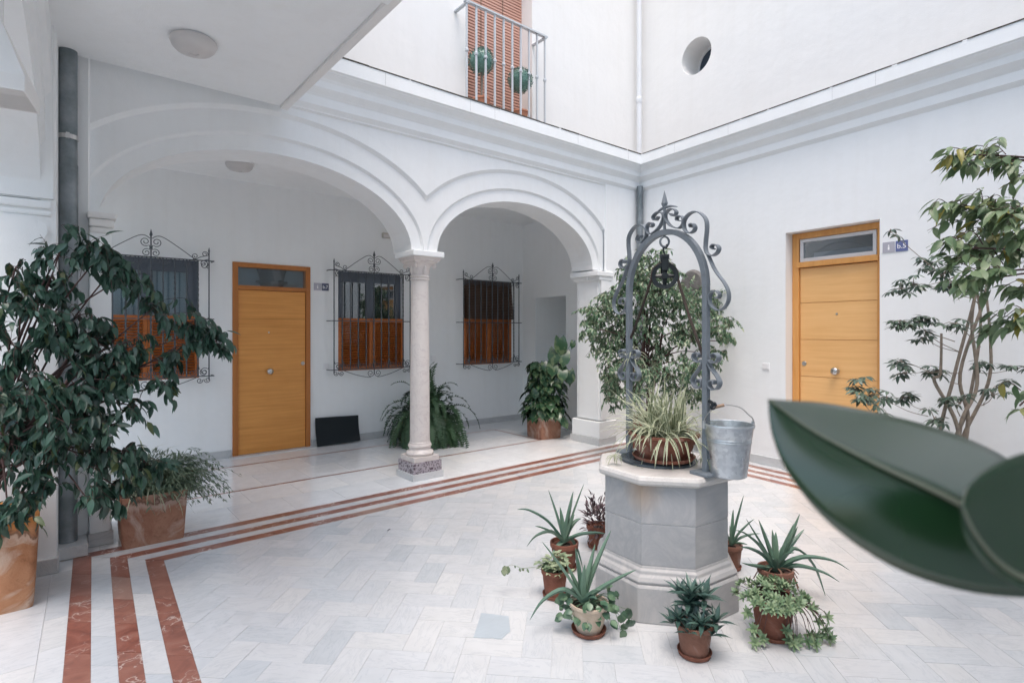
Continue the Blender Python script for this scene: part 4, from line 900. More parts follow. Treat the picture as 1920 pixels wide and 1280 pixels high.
def spray(mats, twigs, base, tip, nleaf, droop=.15, size=(.8, 1.2), hang=.75, gap=.25):
    """a twig from base to tip carrying hanging leaves on alternating sides"""
    base, tip = Vector(base), Vector(tip); mid = (base + tip) / 2 + UP * (.18 * (tip - base).length) + rvec() * .04
    P = cr([base, mid, tip - UP * droop * (tip - base).length], 5); twigs.append(P)
    for i in range(nleaf):
        t = .2 + .8 * (i + R.random() * .6) / nleaf; q = P[min(len(P) - 1, int(t * (len(P) - 1)))]
        d = (P[-1] - P[0]).normalized(); side = d.cross(UP) * (1 if i % 2 else -1)
        dr = d * R.uniform(.2, .7) + side * R.uniform(.1, .6) - UP * R.uniform(hang * .4, hang * 1.3) + rvec() * gap
        nr = (d * .5 + side * .5 + UP * R.uniform(.2, 1) + rvec() * .5)
        mats.append(orient(q + rvec() * .012, dr, nr, R.uniform(*size)))
def woody(parent, paths, radii, mat, name='branch', join=False):
    if join:
        m = MB()
        for P, r in zip(paths, radii): m.tube([p - parent.location for p in P], [r * (1 - .6 * i / (len(P) - 1)) for i in range(len(P))], 4)
        return m.build(name, mat, parent, smooth=60)
    for P, r in zip(paths, radii):
        m = MB(); m.tube([p - parent.location for p in P], [r * (1 - .5 * i / (len(P) - 1)) for i in range(len(P))], 7); m.build(name, mat, parent, smooth=60)
def square_planter(name, loc, w, d, h, mat, label, taper=.92, rz=0):
    t = thing(name, loc, label, 'planter', None, rz); a, b = w / 2, d / 2; k = taper
    def ringp(sx, sy, z): 
        out = []; rc = .03
        for cx, cy_, a0 in ((sx - rc, sy - rc, 0), (-sx + rc, sy - rc, 90), (-sx + rc, -sy + rc, 180), (sx - rc, -sy + rc, 270)):
            for q in range(4): an = radians(a0 + q * 30); out.append((cx + rc * cos(an), cy_ + rc * sin(an), z))
        return out
    rows_ = [ringp(a * k, b * k, 0), ringp(a * (k + .015), b * (k + .015), .02), ringp(a, b, h * .9), ringp(a * 1.01, b * 1.01, h * .96), ringp(a, b, h), ringp(a * .9, b * .9, h - .005), ringp(a * .86, b * .86, h - .05)]
    m = MB(); n = 16; m.add([p for r_ in rows_ for p in r_], [(i * n + q, i * n + (q + 1) % n, (i + 1) * n + (q + 1) % n, (i + 1) * n + q) for i in range(len(rows_) - 1) for q in range(n)] + [tuple(range(n - 1, -1, -1))])
    m.build('tub', mat, t, smooth=30); MB().add(ringp(a * .87, b * .87, h - .04), [tuple(range(n))]).build('soil', SOIL, t); return t
def round_pot(loc, r, h, mat, label, rim=.2, saucer=True, group=None, bowl=False, name='flower_pot', smat=None, rb=.68):
    t = thing(name, loc, label, 'flower pot', group)
    z0 = .012 if saucer else 0
    if bowl: prof = [(.6 * r, z0), (.64 * r, z0), (.8 * r, z0 + h * .3), (.93 * r, z0 + h * .7), (.96 * r, z0 + h * .84), (1.04 * r, z0 + h * .9), (1.04 * r, z0 + h), (.95 * r, z0 + h), (.9 * r, z0 + h * .85)]
    else: prof = [(rb * r, z0), (rb * r + .004, z0 + .003), (.92 * r, z0 + h * (1 - rim)), (r, z0 + h * (1 - rim) + .004), (r * 1.015, z0 + h - .004), (r, z0 + h), (r * .9, z0 + h), (r * .87, z0 + h * .88)]
    MB().lathe(prof, 36).build('pot_body', mat, t, smooth=32)
    MB().lathe([(.001, z0 + h * .86), (r * .88, z0 + h * .86), (.001, z0 + h * .9)], 20).build('soil', SOIL, t)
    if saucer: MB().lathe([(r * .7, 0), (r * .84, .004), (r * .92, .024), (r * .885, .025), (r * .8, .012), (.001, .012)], 36).build('saucer', smat or TERP, t, smooth=32)
    return t

# ------------------------------------------------------------------ big ficus at the left
pA = square_planter('terracotta_planter', (-.325, 4.33, 0), .50, .48, .51, TERO, 'large orange terracotta planter at the left edge holding the dark ficus', .9)
fA = thing('ficus_tree', (-.32, 4.33, .47), 'dark-leaved ficus spreading over the left pier, window and downpipe', 'tree')
FM = [leaf_mesh('leaf', .084, .036, LF_FIG, .3, .3, 5), leaf_mesh('leaf', .070, .030, LF_FIG, .15, .5, 5, wavy=.002), leaf_mesh('leaf', .088, .038, LF_FIG, .5, .1, 5)]
root = Vector((-.32, 4.33, .47)); mats_, tw, mains, mr = [], [], [], []
clusters = [ # (px, py, k, spread px, sprays)
 (40, 560, 3.0, 60, 9), (95, 520, 3.1, 42, 6), (175, 470, 3.2, 45, 8), (230, 520, 3.2, 50, 10), (290, 575, 3.3, 50, 7), (350, 605, 3.35, 42, 8), (405, 640, 3.4, 30, 8), (20, 640, 3.0, 70, 15),
 (100, 620, 3.1, 70, 16), (180, 640, 3.2, 60, 14), (60, 720, 3.0, 80, 20), (150, 740, 3.1, 65, 18), (235, 700, 3.2, 55, 14), (300, 680, 3.25, 40, 5), (20, 830, 3.0, 80, 18), (100, 850, 3.05, 80, 18),
 (180, 860, 3.1, 60, 14), (230, 845, 3.15, 35, 8), (60, 910, 3.0, 55, 12), (30, 500, 3.05, 35, 6), (110, 480, 3.1, 40, 6), (70, 560, 3.05, 50, 9), (150, 590, 3.15, 50, 9), (160, 930, 3.05, 40, 7), (255, 760, 3.2, 25, 4), (190, 475, 3.15, 30, 5), (215, 500, 3.2, 35, 6), (120, 790, 3.0, 70, 14), (200, 790, 3.1, 50, 10), (40, 800, 3.1, 70, 12), (190, 690, 3.15, 60, 12), (330, 650, 3.3, 40, 4), (240, 640, 3.2, 50, 8), (275, 865, 3.3, 34, 8), (225, 915, 3.2, 40, 9), (310, 720, 3.3, 30, 5), (375, 620, 3.35, 40, 8), (10, 760, 2.85, 60, 12), (130, 440, 3.15, 35, 3), (15, 960, 2.95, 45, 8)]
for px, py, k, sp, ns in clusters:
    c = at(px, py, k); st_ = root + Vector((R.uniform(-.06, .06), R.uniform(-.06, .06), R.uniform(.15, .5)))
    mid = (st_ + c) / 2 + UP * .12 + rvec() * .06; P = cr([st_, mid, c], 6); mains.append(P); mr.append(.007)
    for i in range(int(ns * 1.3)):
        u = rvec(); b = c + Vector(rvec()) * sp * k / 1040 * .6; e = b + (RT * u.x * 1.1 + FW * u.y * .8 + UP * (u.z * .55 - .25)) * sp * k / 1040 * .9 + RT * .02
        spray(mats_, tw, b, e, R.randint(6, 10), .2, (.55, 1.15), .65, .55)
        tw.append([c, (c + b) / 2 + rvec() * .01, b])
for i, (bx, by_) in enumerate(((-.05, .03), (.06, -.02), (.0, .07), (.08, .05), (-.08, -.05))):
    P = cr([root + Vector((bx * .5, by_ * .5, -.06)), root + Vector((bx, by_, .3)), root + Vector((bx * 3.2 + .04, by_ * 3, .62)), root + Vector((bx * 5 + .12, by_ * 5, 1.0))], 5); mains.append(P); mr.append(.022)
# explicit free twigs above the crown
for a, b, c in (((130, 560), (150, 500), (75, 440)), ((150, 520), (190, 455), (205, 440)), ((110, 560), (60, 510), (25, 520)), ((300, 590), (380, 600), (448, 655)), ((210, 540), (215, 480), (185, 450)), ((280, 700), (300, 720), (330, 765)), ((240, 760), (270, 775), (290, 800))):
    spray(mats_, tw, at(*a, 3.1), at(*c, 3.15), 7, .0, (.85, 1.15), .7)
woody(fA, mains, mr, BARKR); woody(fA, tw, [.0020] * len(tw), BARKR, 'twigs', True)['kind'] = 'stuff'
scatter(fA, FM, mats_, 300)

# planter with mixed plants under the ficus
pB = square_planter('terracotta_planter', (.165, 4.655, 0), .42, .40, .365, TER, 'square terracotta planter with a spider plant and trailing shrubs, left of door b.7', .90, .0)
pB.location = (.555, 4.955, 0)
mx = thing('mixed_shrub', (.555, 4.955, .34), 'mixed trailing green shrubs and striped leaves filling the square terracotta planter', 'plant')
def blade_path(b, az, L_, el, droop, n=7):
    d = Vector((cos(az) * cos(el), sin(az) * cos(el), sin(el))); P = [Vector(b)]; st_ = L_ / n
    for i in range(n): d = (d - UP * droop / n * (1 + i * .25)).normalized(); P.append(P[-1] + d * st_)
    return P
def blades(mb_, origin, n, L_, w, spread=.03, el=(35, 85), droop=(.9, 2.0), az=None):
    for i in range(n):
        a = R.uniform(0, 2 * pi) if az is None else R.uniform(*az); P = blade_path(origin + Vector((R.uniform(-1, 1) * spread, R.uniform(-1, 1) * spread, 0)), a, R.uniform(.6, 1.1) * L_, radians(R.uniform(*el)), R.uniform(*droop))
        tn = R.random(); side0 = Vector((-sin(a), cos(a), 0)); ww = w * R.uniform(.8, 1.15); m = len(P)
        vs = []
        for j, p in enumerate(P):
            t = j / (m - 1); q = ww * (.75 + .9 * t - 1.62 * t * t) if t < 1 else .0003
            q = max(q, .0004); d = (P[min(j + 1, m - 1)] - P[max(j - 1, 0)]).normalized(); nn = side0.cross(d)
            vs += [p + side0 * q + nn * q * .35, p + side0 * q * .42, p - side0 * q * .42, p - side0 * q + nn * q * .35]
        fs0 = [(j * 4 + c, j * 4 + c + 1, j * 4 + 5 + c, j * 4 + 4 + c) for j in range(m - 1) for c in (0, 2)]; fs1 = [(j * 4 + 1, j * 4 + 2, j * 4 + 6, j * 4 + 5) for j in range(m - 1)]
        o = len(mb_.v); mb_.add(vs, fs0, 0, tn + .001); mb_.f += [tuple(i_ + o for i_ in f) for f in fs1]; mb_.mi += [1] * len(fs1); mb_.tone += [tn + .001] * len(fs1)
o_ = mx.location; sb = MB(); blades(sb, Vector((-.05, .02, 0)), 140, .42, .0070, .08); sb.build('striped_blades', [LF_CREAM, LF_SPG], mx, kind='stuff')
sm_ = leaf_mesh('leaf', .045, .012, LF_GRN, .2, .3, 3); ms, tw = [], []
for i in range(330):
    a = R.gauss(-.35, .9); b = mx.location + Vector((R.uniform(-.16, .18), R.uniform(-.15, .15), 0)); rr = R.uniform(.05, .46); e = b + Vector((cos(a) * rr, sin(a) * rr * .6, R.uniform(-.08, .46) * (1 - rr)))
    spray(ms, tw, b, e, 15, .3, (.6, 1.1), .35)
scatter(mx, [sm_], ms, 0, rest_name='slender_leaves'); woody(mx, tw, [.0018] * len(tw), LF_GRN, 'stems', True)['kind'] = 'stuff'
ms = []
rm = leaf_mesh('leaf', .14, .026, LF_RHO, .5, .3, 5)
for i in range(13): a = i * 2.4; ms.append(orient(mx.location + Vector((.10, -.14, .05)), Vector((cos(a), sin(a), R.uniform(-.5, .5))), UP, R.uniform(.7, 1.1)))
scatter(mx, [rm], ms, 300, 'dark_rosette_leaf')

# fern behind the column
FE = Vector((4.02, 6.72, 0)); fp = round_pot(FE, .17, .22, TERP, 'terracotta pot almost hidden under the fern behind the column', saucer=False)
fe = thing('fern', FE + UP * .21, 'bushy dark green sword fern spilling over its pot behind the marble column', 'fern'); fm = MB()
def frond(m, az, L_, el, dr):
    P = blade_path(Vector((cos(az) * .04, sin(az) * .04, 0)), az, L_, el, dr, 14); side = Vector((-sin(az), cos(az), 0)); tn = R.random() + .001
    m.tube(P, [.0025] * len(P), 3, tone=tn)
    N_ = 30
    for i in range(N_):
        t = .1 + .9 * i / N_; f = t * (len(P) - 1); a = int(f); a = min(a, len(P) - 2); p = P[a].lerp(P[a + 1], f - a); d = (P[a + 1] - P[a]).normalized(); l = .066 * sin(pi * min(1, t * .82 + .14)) + .010; nn = side.cross(d)
        for s in (-1, 1):
            e = p + (side * s + d * .35 - nn * R.uniform(-.15, .4)).normalized() * l; w = d * .0125
            m.add([p - w, p + w, e + w * .5, e - w * .3], [(0, 1, 2, 3)], 0, tn)
for i in range(200): frond(fm, R.uniform(0, 2 * pi), R.uniform(.45, .95), radians(R.uniform(35, 92)), R.uniform(1.0, 2.5))
for a, L_, e in ((2.6, .95, 70), (-.5, 1.0, 62), (-.35, .9, 75), (0.3, .8, 80), (2.3, .9, 55)): frond(fm, a, L_, radians(e), 1.4)
fm.build('fronds', LF_FERN, fe, kind='stuff')

# pothos in a tall terracotta cube by the pillar
PP = Vector((5.52, 5.98, 0)); pP = square_planter('terracotta_planter', PP, .36, .40, .37, TER, 'square terracotta planter with lime streaks beside the right pillar', .95, -.1)
po = thing('pothos', PP + UP * .34, 'large-leaved variegated pothos piled up in the planter beside the right pillar', 'plant')
PM = [leaf_mesh('leaf', .20, .155, LF_POTH, .25, .25, 6, .6, heart=1), leaf_mesh('leaf', .17, .13, LF_POTH, .1, .4, 6, .6, heart=1)]; ms, tw = [], []
for i in range(330):
    h = R.random() ** .9; a = R.uniform(0, 2 * pi); rr = (.33 - .13 * h) * (.5 + .5 * R.random()); c = po.location + Vector((cos(a) * rr + .03 * h, sin(a) * rr, -.06 + h * .80))
    d = Vector((cos(a), sin(a), R.uniform(-1.4, -.1))); nr = Vector((cos(a) * .8, sin(a) * .8, R.uniform(.2, 1))) + rvec() * .3; ms.append(orient(c, d, nr, R.uniform(.55, 1.0)))
    if i < 60: tw.append(cr([po.location + Vector((R.uniform(-.05, .05), R.uniform(-.05, .05), h * .4)), po.location + Vector((cos(a) * rr * .5, sin(a) * rr * .5, h * .72)), c], 4))
for px, py, s in ((1040, 665, 1.5), (1050, 645, 1.4), (1060, 670, 1.4), (1035, 690, 1.2), (1055, 700, 1.3), (1020, 710, 1.1), (1068, 705, 1.3), (1020, 690, .8), (1045, 720, .8), (1075, 650, .7), (1003, 740, .8), (1000, 765, .7)):
    c = at(px, py, 7.9); ms.append(orient(c + UP * .08, FW * -.5 - UP * .8 + rvec() * .3, -FW + UP * .5 + rvec() * .3, s)); tw.append(cr([po.location + UP * .3, (po.location + UP * .5 + c) / 2, c + UP * .08], 4))
scatter(po, PM, ms, 300); woody(po, tw, [.006] * len(tw), LF_RND, 'vines', True)['kind'] = 'stuff'

# weeping fig behind the well
BF = Vector((5.50, 4.12, 0)); bp = round_pot(BF, .23, .50, TERP, 'tall terracotta pot of the weeping fig, seen behind the well', rim=.14, rb=.75)
bf = thing('weeping_fig', BF + UP * .45, 'pale variegated weeping fig with a wide crown behind the well frame', 'tree')
VM = [leaf_mesh('leaf', .082, .036, LF_VAR, .3, .35, 4), leaf_mesh('leaf', .072, .030, LF_VAR, .1, .5, 4)]; DM = None
ms, tw, mains, mr = [], [], [], []
tr = [Vector((0, 0, 0)), Vector((.02, 0, .45)), Vector((-.04, .03, .85)), Vector((.0, 0, 1.35))]
mains.append(cr([bf.location + p for p in tr], 6)); mr.append(.032); mains.append(cr([bf.location + Vector((.03, .02, .0)), bf.location + Vector((.09, -.04, .5)), bf.location + Vector((.16, -.1, 1.1))], 6)); mr.append(.024)
for px, py, sp, ns in ((1190, 520, 45, 24), (1240, 500, 35, 18), (1225, 545, 45, 22), (1150, 570, 40, 20), (1115, 590, 30, 14), (1135, 640, 40, 18), (1280, 560, 45, 24), (1325, 570, 40, 20), (1350, 610, 30, 12), (1365, 630, 15, 5), (1220, 600, 50, 22), (1170, 620, 40, 18), (1290, 620, 40, 18), (1160, 690, 45, 20), (1150, 725, 28, 8), (1230, 660, 40, 14), (1290, 690, 35, 14), (1275, 730, 30, 8), (1200, 700, 40, 14), (1200, 490, 25, 8), (1150, 745, 25, 6), (1190, 735, 30, 8), (1245, 715, 35, 9), (1300, 740, 25, 6), (1335, 665, 30, 7), (1375, 640, 14, 4), (1105, 615, 22, 6)):
    k = 6.65 + R.uniform(-.35, .35); c = at(px, py, k); s0 = bf.location + UP * R.uniform(.55, 1.2); mains.append(cr([s0, (s0 + c) / 2 + UP * .1, c], 5)); mr.append(.008)
    for i in range(int(ns * 3.2)):
        b = c + rvec() * sp * k / 1040 * .7; u = rvec(); e = b + Vector((u.x, u.y, u.z * .6 - .1)) * sp * k / 1040 * .9; spray(ms, tw, b, e, R.randint(8, 11), .15, (.55, .98), .5, .45)
woody(bf, mains, mr, BARKR); woody(bf, tw, [.0025] * len(tw), BARKR, 'twigs', True)['kind'] = 'stuff'; scatter(bf, VM, ms, 250)
# round plaque on the right wall behind the fig
pq = thing('wall_plaque', RO + RU * 1.02 - RN * -.0 + UP * 2.16, 'round grey-brown stone plaque on the wall behind the weeping fig', 'plaque', rz=RZ)
disc(pq, 'stone_disc', 0, -.004, 0, .19, .035, simple('grey_brown_stone', (.20, .19, .18), .8, var=.3, scale=14, bmp=.5), 40)

# schefflera on the right
SB = at(1790, 980, 4.45); SB.z = 0; sp_ = round_pot(SB, .19, .30, TERP, 'terracotta pot of the schefflera by the right wall, hidden by the near leaf')
sc = thing('schefflera', SB + UP * .27, 'tall thin schefflera with pale stems against the right wall beside door b.5', 'tree')
stems = [[(1790, 900), (1790, 830), (1815, 760), (1838, 620), (1832, 545)], [(1785, 900), (1762, 830), (1790, 700), (1822, 580), (1830, 540)], [(1795, 900), (1803, 825), (1852, 720), (1857, 640), (1848, 540)], [(1785, 900), (1795, 800), (1752, 715), (1763, 700), (1765, 625)], [(1790, 900), (1800, 800), (1832, 720), (1822, 600), (1842, 500)], [(1790, 900), (1815, 790), (1800, 700), (1845, 560), (1855, 480)]]
mains, mr = [], []
for S_ in stems:
    pts = [at(px, py, 4.45 + R.uniform(-.06, .06)) for px, py in S_]; pts[0] = sc.location + rvec() * .05 + UP * -.03; mains.append(cr(pts, 6)); mr.append(.017)
woody(sc, mains, mr, CHALK, 'stem')
ms, tw = [], []; SM = [leaf_mesh('leaflet', .088, .030, LF_SCH, .2, .25, 4, .2), leaf_mesh('leaflet', .075, .028, LF_SCH, .1, .45, 4, .2)]
def umbrella(p, ax, n=8, s=1.0):
    ax = Vector(ax).normalized(); x_ = ax.orthogonal().normalized(); y_ = ax.cross(x_)
    for i in range(n):
        a = 2 * pi * i / n + R.uniform(-.15, .15); o = x_ * cos(a) + y_ * sin(a); ms.append(orient(p + o * .012, o - ax * R.uniform(.0, .35), ax + rvec() * .15, s * R.uniform(.8, 1.1)))
um = [((1668, 428), (1830, 560), 1), ((1740, 490), (1830, 560), 7), ((1765, 510), (1835, 570), 7), ((1690, 535), (1790, 520), 6), ((1712, 528), (1800, 525), 4), ((1782, 535), (1838, 560), 5), ((1825, 530), (1840, 560), 4), ((1690, 598), (1790, 640), 7), ((1725, 605), (1800, 660), 8), ((1735, 628), (1800, 660), 5), ((1790, 600), (1838, 650), 6),
      ((1692, 672), (1750, 700), 3), ((1700, 695), (1800, 700), 4), ((1760, 690), (1800, 720), 6), ((1835, 685), (1850, 700), 4), ((1862, 735), (1845, 760), 3), ((1765, 742), (1790, 790), 4), ((1600, 715), (1690, 800), 6), ((1612, 742), (1700, 820), 7), ((1640, 738), (1690, 800), 4), ((1690, 742), (1760, 770), 5), ((1662, 745), (1740, 780), 4), ((1752, 778), (1780, 800), 4), ((1800, 750), (1800, 780), 4), ((1905, 685), (1850, 700), 3), ((1870, 720), (1840, 760), 2), ((1805, 485), (1845, 520), 5), ((1640, 760), (1720, 850), 2)]
for (px, py), (bx, by_), n_ in um:
    k = 4.35 + R.uniform(-.25, .2); c = at(px, py, k); b = at(bx, by_, 4.45); P = cr([b, (b + c) / 2 - UP * .02 + rvec() * .03, c - UP * .02], 6); tw.append(P)
    for i in range(n_ + 1):
        q = c + rvec() * .085; q.z = c.z + R.uniform(-.06, .05); tw.append([c - UP * .03, (c + q) / 2, q]); umbrella(q, UP + rvec() * .55, R.randint(7, 9), .85)
woody(sc, tw, [.0042] * len(tw), CHALK, 'petioles', True)['kind'] = 'stuff'; scatter(sc, SM, ms, 300, 'leaflet')

# broad-leaved fig reaching in from the right
GB = at(2080, 620, 2.75); GB.z = 0; gp = round_pot(GB, .22, .36, TERP, 'terracotta pot just outside the right edge of the photo')
gg = thing('broadleaf_fig', GB + UP * .32, 'olive-leaved fig hanging into the picture from the upper right edge', 'tree')
GM = [leaf_mesh('leaf', .112, .044, LF_FIG2, .3, .3, 6), leaf_mesh('leaf', .10, .042, LF_FIG2, .15, .15, 6, wavy=.003), leaf_mesh('leaf', .118, .040, LF_FIG2, .5, .4, 6)]
ms, tw, mains, mr = [], [], [], []
mains.append(cr([gg.location - UP * .03, gg.location + Vector((.02, .0, .6)), gg.location + Vector((-.03, .04, 1.2)), gg.location + Vector((0, 0, 2.0))], 6)); mr.append(.03)
for px, py, sp, ns, sy in ((1870, 300, 42, 12, 330), (1825, 290, 26, 6, 330), (1920, 320, 30, 6, 330), (1880, 390, 45, 13, 470), (1825, 395, 36, 9, 470), (1925, 410, 45, 12, 470), (1790, 385, 20, 2, 470), (1870, 455, 45, 14, 500), (1815, 465, 34, 8, 500), (1925, 480, 45, 12, 500), (1870, 520, 34, 9, 520), (1840, 512, 24, 5, 520), (1915, 545, 26, 4, 560), (1905, 610, 26, 5, 620), (1935, 600, 26, 5, 640), (1925, 735, 22, 2, 640), (1912, 760, 14, 1, 640)):
    k = 2.65 + R.uniform(-.15, .15); c = at(px, py, k); s0 = at(2070, sy, 2.75); P = cr([s0, (s0 + c) / 2 + UP * .03, c], 6); mains.append(P); mr.append(.0075)
    for i in range(ns):
        b = c + rvec() * sp * k / 1040 * .8; u = rvec(); e = b - RT * R.uniform(.05, .13) + Vector((u.x * .5, u.y * .5, u.z * .3 - .02)) * sp * k / 1040 * 1.6; spray(ms, tw, b, e, R.randint(4, 6), .1, (.55, .95), .38)
woody(gg, mains, mr, BARKR); woody(gg, tw, [.0025] * len(tw), BARKR, 'twigs', True)['kind'] = 'stuff'; scatter(gg, GM, ms, 300)

# ------------------------------------------------------------------ pots around the well
def aloe(parent, tips, sc_, w=.014, extra=0):
    """tips: (right, up, away, bow) in photo-survey pixels from the heart of the plant; each blade is a leaf of its own"""
    for dx, dz, dy, bow in tips:
        e = RT * dx * sc_ + UP * dz * sc_ + FW * dy * sc_; L_ = e.length; h = Vector((e.x, e.y, 0)); hn = h.normalized() if h.length > 1e-5 else RT
        c1 = e * .35 + UP * bow * L_; c2 = e * .75 + UP * bow * L_ * .85; P = cr([Vector((0, 0, -.01)), c1, c2, e], 4); m = MB(); vs = []; n = len(P)
        sd_ = hn.cross(UP); sd_ = (sd_ * .8 + RT * .3).normalized() if abs(hn.dot(FW)) > .7 else (sd_ * .55 + hn * .0 + UP * .0).normalized()
        for j, p in enumerate(P):
            t = j / (n - 1); q = w * (1.0 - .15 * t) * (1 - t ** 2.2) + .0007; d = (P[min(j + 1, n - 1)] - P[max(j - 1, 0)]).normalized(); s1 = (sd_ - d * sd_.dot(d)); s1 = s1.normalized() if s1.length > .05 else d.orthogonal().normalized(); nn = s1.cross(d)
            if nn.z < 0: nn = -nn
            vs += [p + s1 * q + nn * q * .45, p + nn * q * .02, p - s1 * q + nn * q * .45, p - s1 * q * .6 - nn * q * .35, p + s1 * q * .6 - nn * q * .35]
        m.add(vs, [(j * 5 + c, j * 5 + (c + 1) % 5, j * 5 + 5 + (c + 1) % 5, j * 5 + 5 + c) for j in range(n - 1) for c in range(5)] + [(4, 3, 2, 1, 0)]); m.build('leaf', LF_ALOE, parent, smooth=45)
def standpot(px, k, r, h, mat, label, **kw):
    p = at(px, 620, k); p.z = 0; return p, round_pot(p, r, h, mat, label, group='potted plants around the well', **kw)
def plant(name, p, label, cat='plant'): return thing(name, p, label, cat, 'plants in the pots around the well')
# 1 aloe behind left
p, _ = standpot(1058, 3.62, .092, .165, TERP, 'plain red clay pot of the left rear aloe'); a1 = plant('aloe', p + UP * .185, 'wide-armed aloe in the red clay pot left of the well', 'aloe')
aloe(a1, [(36, 108, -8, .02), (-30, 95, -5, .02), (-7, 58, 12, .0), (9, 60, -10, .0), (-88, 62, -15, .14), (-56, 37, -30, .05), (-70, -14, 5, .28), (78, 18, -20, .08), (36, 30, 30, .16), (34, -52, -8, .35), (-26, -22, -22, .05), (22, 40, 25, .05), (18, 88, 10, .02)], .0035, .0205)
# 2 small variegated succulent
p, _ = standpot(1040, 3.24, .078, .155, TERP, 'small red clay pot of the pale speckled succulent'); kl = plant('succulent', p + UP * .15, 'pale speckled succulent with one long trailing shoot left of the well')
ms, tw = [], []; KM = [leaf_mesh('leaf', .034, .020, LF_KAL, .2, .2, 3, .2)]
for i in range(60):
    q = p + UP * .16 + Vector((R.uniform(-.075, .075), R.uniform(-.075, .075), R.uniform(-.01, .07)))
    tw.append([p + UP * .14, (p + UP * .14 + q) / 2, q])
    for j in range(5): a = j * 1.26 + R.random(); ms.append(orient(q, Vector((cos(a), sin(a), R.uniform(-.2, .6))), UP + rvec() * .3, R.uniform(.7, 1.2)))
tp = cr([p + UP * .155 - RT * .07, p + UP * .17 - RT * .12, p + UP * .165 - RT * .19, p + UP * .185 - RT * .25, p + UP * .17 - RT * .28], 5); tw.append(tp)
for i in range(14): ms.append(orient(tp[-1] + rvec() * .02, -UP + rvec() * .45 - RT * .2, -FW + rvec() * .5, R.uniform(1.0, 1.7)))
for i in range(6): ms.append(orient(tp[8 + i] + rvec() * .004, -UP * .6 + rvec() * .7, -FW + rvec() * .5, .8))
scatter(kl, KM, ms, 300); woody(kl, tw, [.0018] * len(tw), LF_KAL, 'stems', True)['kind'] = 'stuff'
# 3 cream pot with aloe and round-leaved succulent
p, cpot = standpot(1104, 2.86, .098, .145, CREAM, 'cream glazed bowl-shaped pot in front left of the well', bowl=True)
a2 = plant('aloe', p + UP * .165 - RT * .03, 'tall aloe rising from the cream glazed pot', 'aloe')
aloe(a2, [(-77, 112, -10, .02), (-13, 92, 12, .0), (25, 98, 15, .0), (56, 122, 20, .03), (98, 58, -5, .02), (-100, -28, -20, .30), (2, 70, -10, .0), (30, 30, -25, .10), (-30, 62, 10, .02), (14, 60, 20, .02), (22, 14, -26, .1)], .00277, .019)
rs = plant('trailing_succulent', p + UP * .15, 'round-leaved trailing succulent spilling over the rim of the cream pot')
ms, tw = [], []; RM = [leaf_mesh('leaf', .046, .036, LF_RND, .15, .2, 4, .1)]
for i in range(34):
    a = R.uniform(-.8, 3.9); rr = R.uniform(.07, .15); q = p + UP * R.uniform(.09, .20) + RT * cos(a) * rr - FW * sin(a) * rr * .7; tw.append([p + UP * .15, p + UP * .17 + (q - p - UP * .15) * .6, q])
    for j in range(3): ms.append(orient(q + rvec() * .01, RT * cos(a) - FW * sin(a) * .7 - UP * R.uniform(0, .8) + rvec() * .4, UP * .6 - FW * .5 + rvec() * .4, R.uniform(.6, 1.15)))
for (x_, z_, y_) in ((.17, .10, .0), (.20, .06, -.02), (.155, .03, -.05), (.19, .02, .02), (.21, .10, .03)):
    q = p + RT * x_ + UP * z_ + FW * y_; tw.append(cr([p + UP * .15 + RT * .06, p + UP * .14 + RT * .12, q], 4))
    for j in range(4): ms.append(orient(q + rvec() * .015, -UP + RT * .3 + rvec() * .4, -FW + UP * .3 + rvec() * .3, R.uniform(.8, 1.35)))
scatter(rs, RM, ms, 300); woody(rs, tw, [.0025] * len(tw), LF_RND, 'stems', True)['kind'] = 'stuff'
# 4 purple-leaved plant behind
p, _ = standpot(1122, 3.98, .085, .15, TERP, 'small dark pot half hidden behind the left side of the well'); pu_ = plant('purple_leaved_plant', p + UP * .15, 'small purple-leaved plant half hidden behind the left side of the well')
ms = []; 
for i in range(260):
    q = p + UP * R.uniform(.13, .28) + rvec() * .11; ms.append(orient(q, (q - p - UP * .12).normalized() + rvec() * .4 - UP * .1, UP + rvec() * .5, R.uniform(.6, 1.1)))
scatter(pu_, [leaf_mesh('leaf', .062, .020, LF_PUR, .4, .3, 4)], ms, 260)
# 5 dark rosettes in front
p, _ = standpot(1302, 2.66, .088, .145, TERL, 'lime-stained clay pot on a saucer directly in front of the well'); rh = plant('dark_rosette_plant', p + UP * .15, 'dark green rosettes of pointed leaves directly in front of the well')
ms = []; 
for ox, oy, oz, n_, s_ in ((-.03, 0, .11, 15, 1.0), (.055, .02, .12, 15, 1.15), (-.085, -.03, .05, 13, .8), (.01, -.07, .045, 14, .85), (.09, -.04, .04, 13, .95), (-.05, .06, .13, 12, .9), (.05, .08, .1, 10, .9), (-.10, .03, .0, 10, .7), (0, 0, .02, 14, 1.0), (-.05, -.06, .0, 12, .9), (.06, -.06, -.01, 12, .9), (0, .05, .07, 14, 1.1), (-.02, -.02, .16, 12, 1.0)):
    c = p + UP * (.13 + oz) + RT * ox + FW * oy
    for i in range(n_):
        a = i * 2.4; el = radians(75 - i * 5.6); o = Vector((cos(a) * cos(el), sin(a) * cos(el), sin(el))); ms.append(orient(c, o, UP + rvec() * .15 - o * .3, s_ * R.uniform(.8, 1.1)))
scatter(rh, [leaf_mesh('leaf', .11, .026, LF_RHO, .6, .22, 6, .4)], ms, 300)
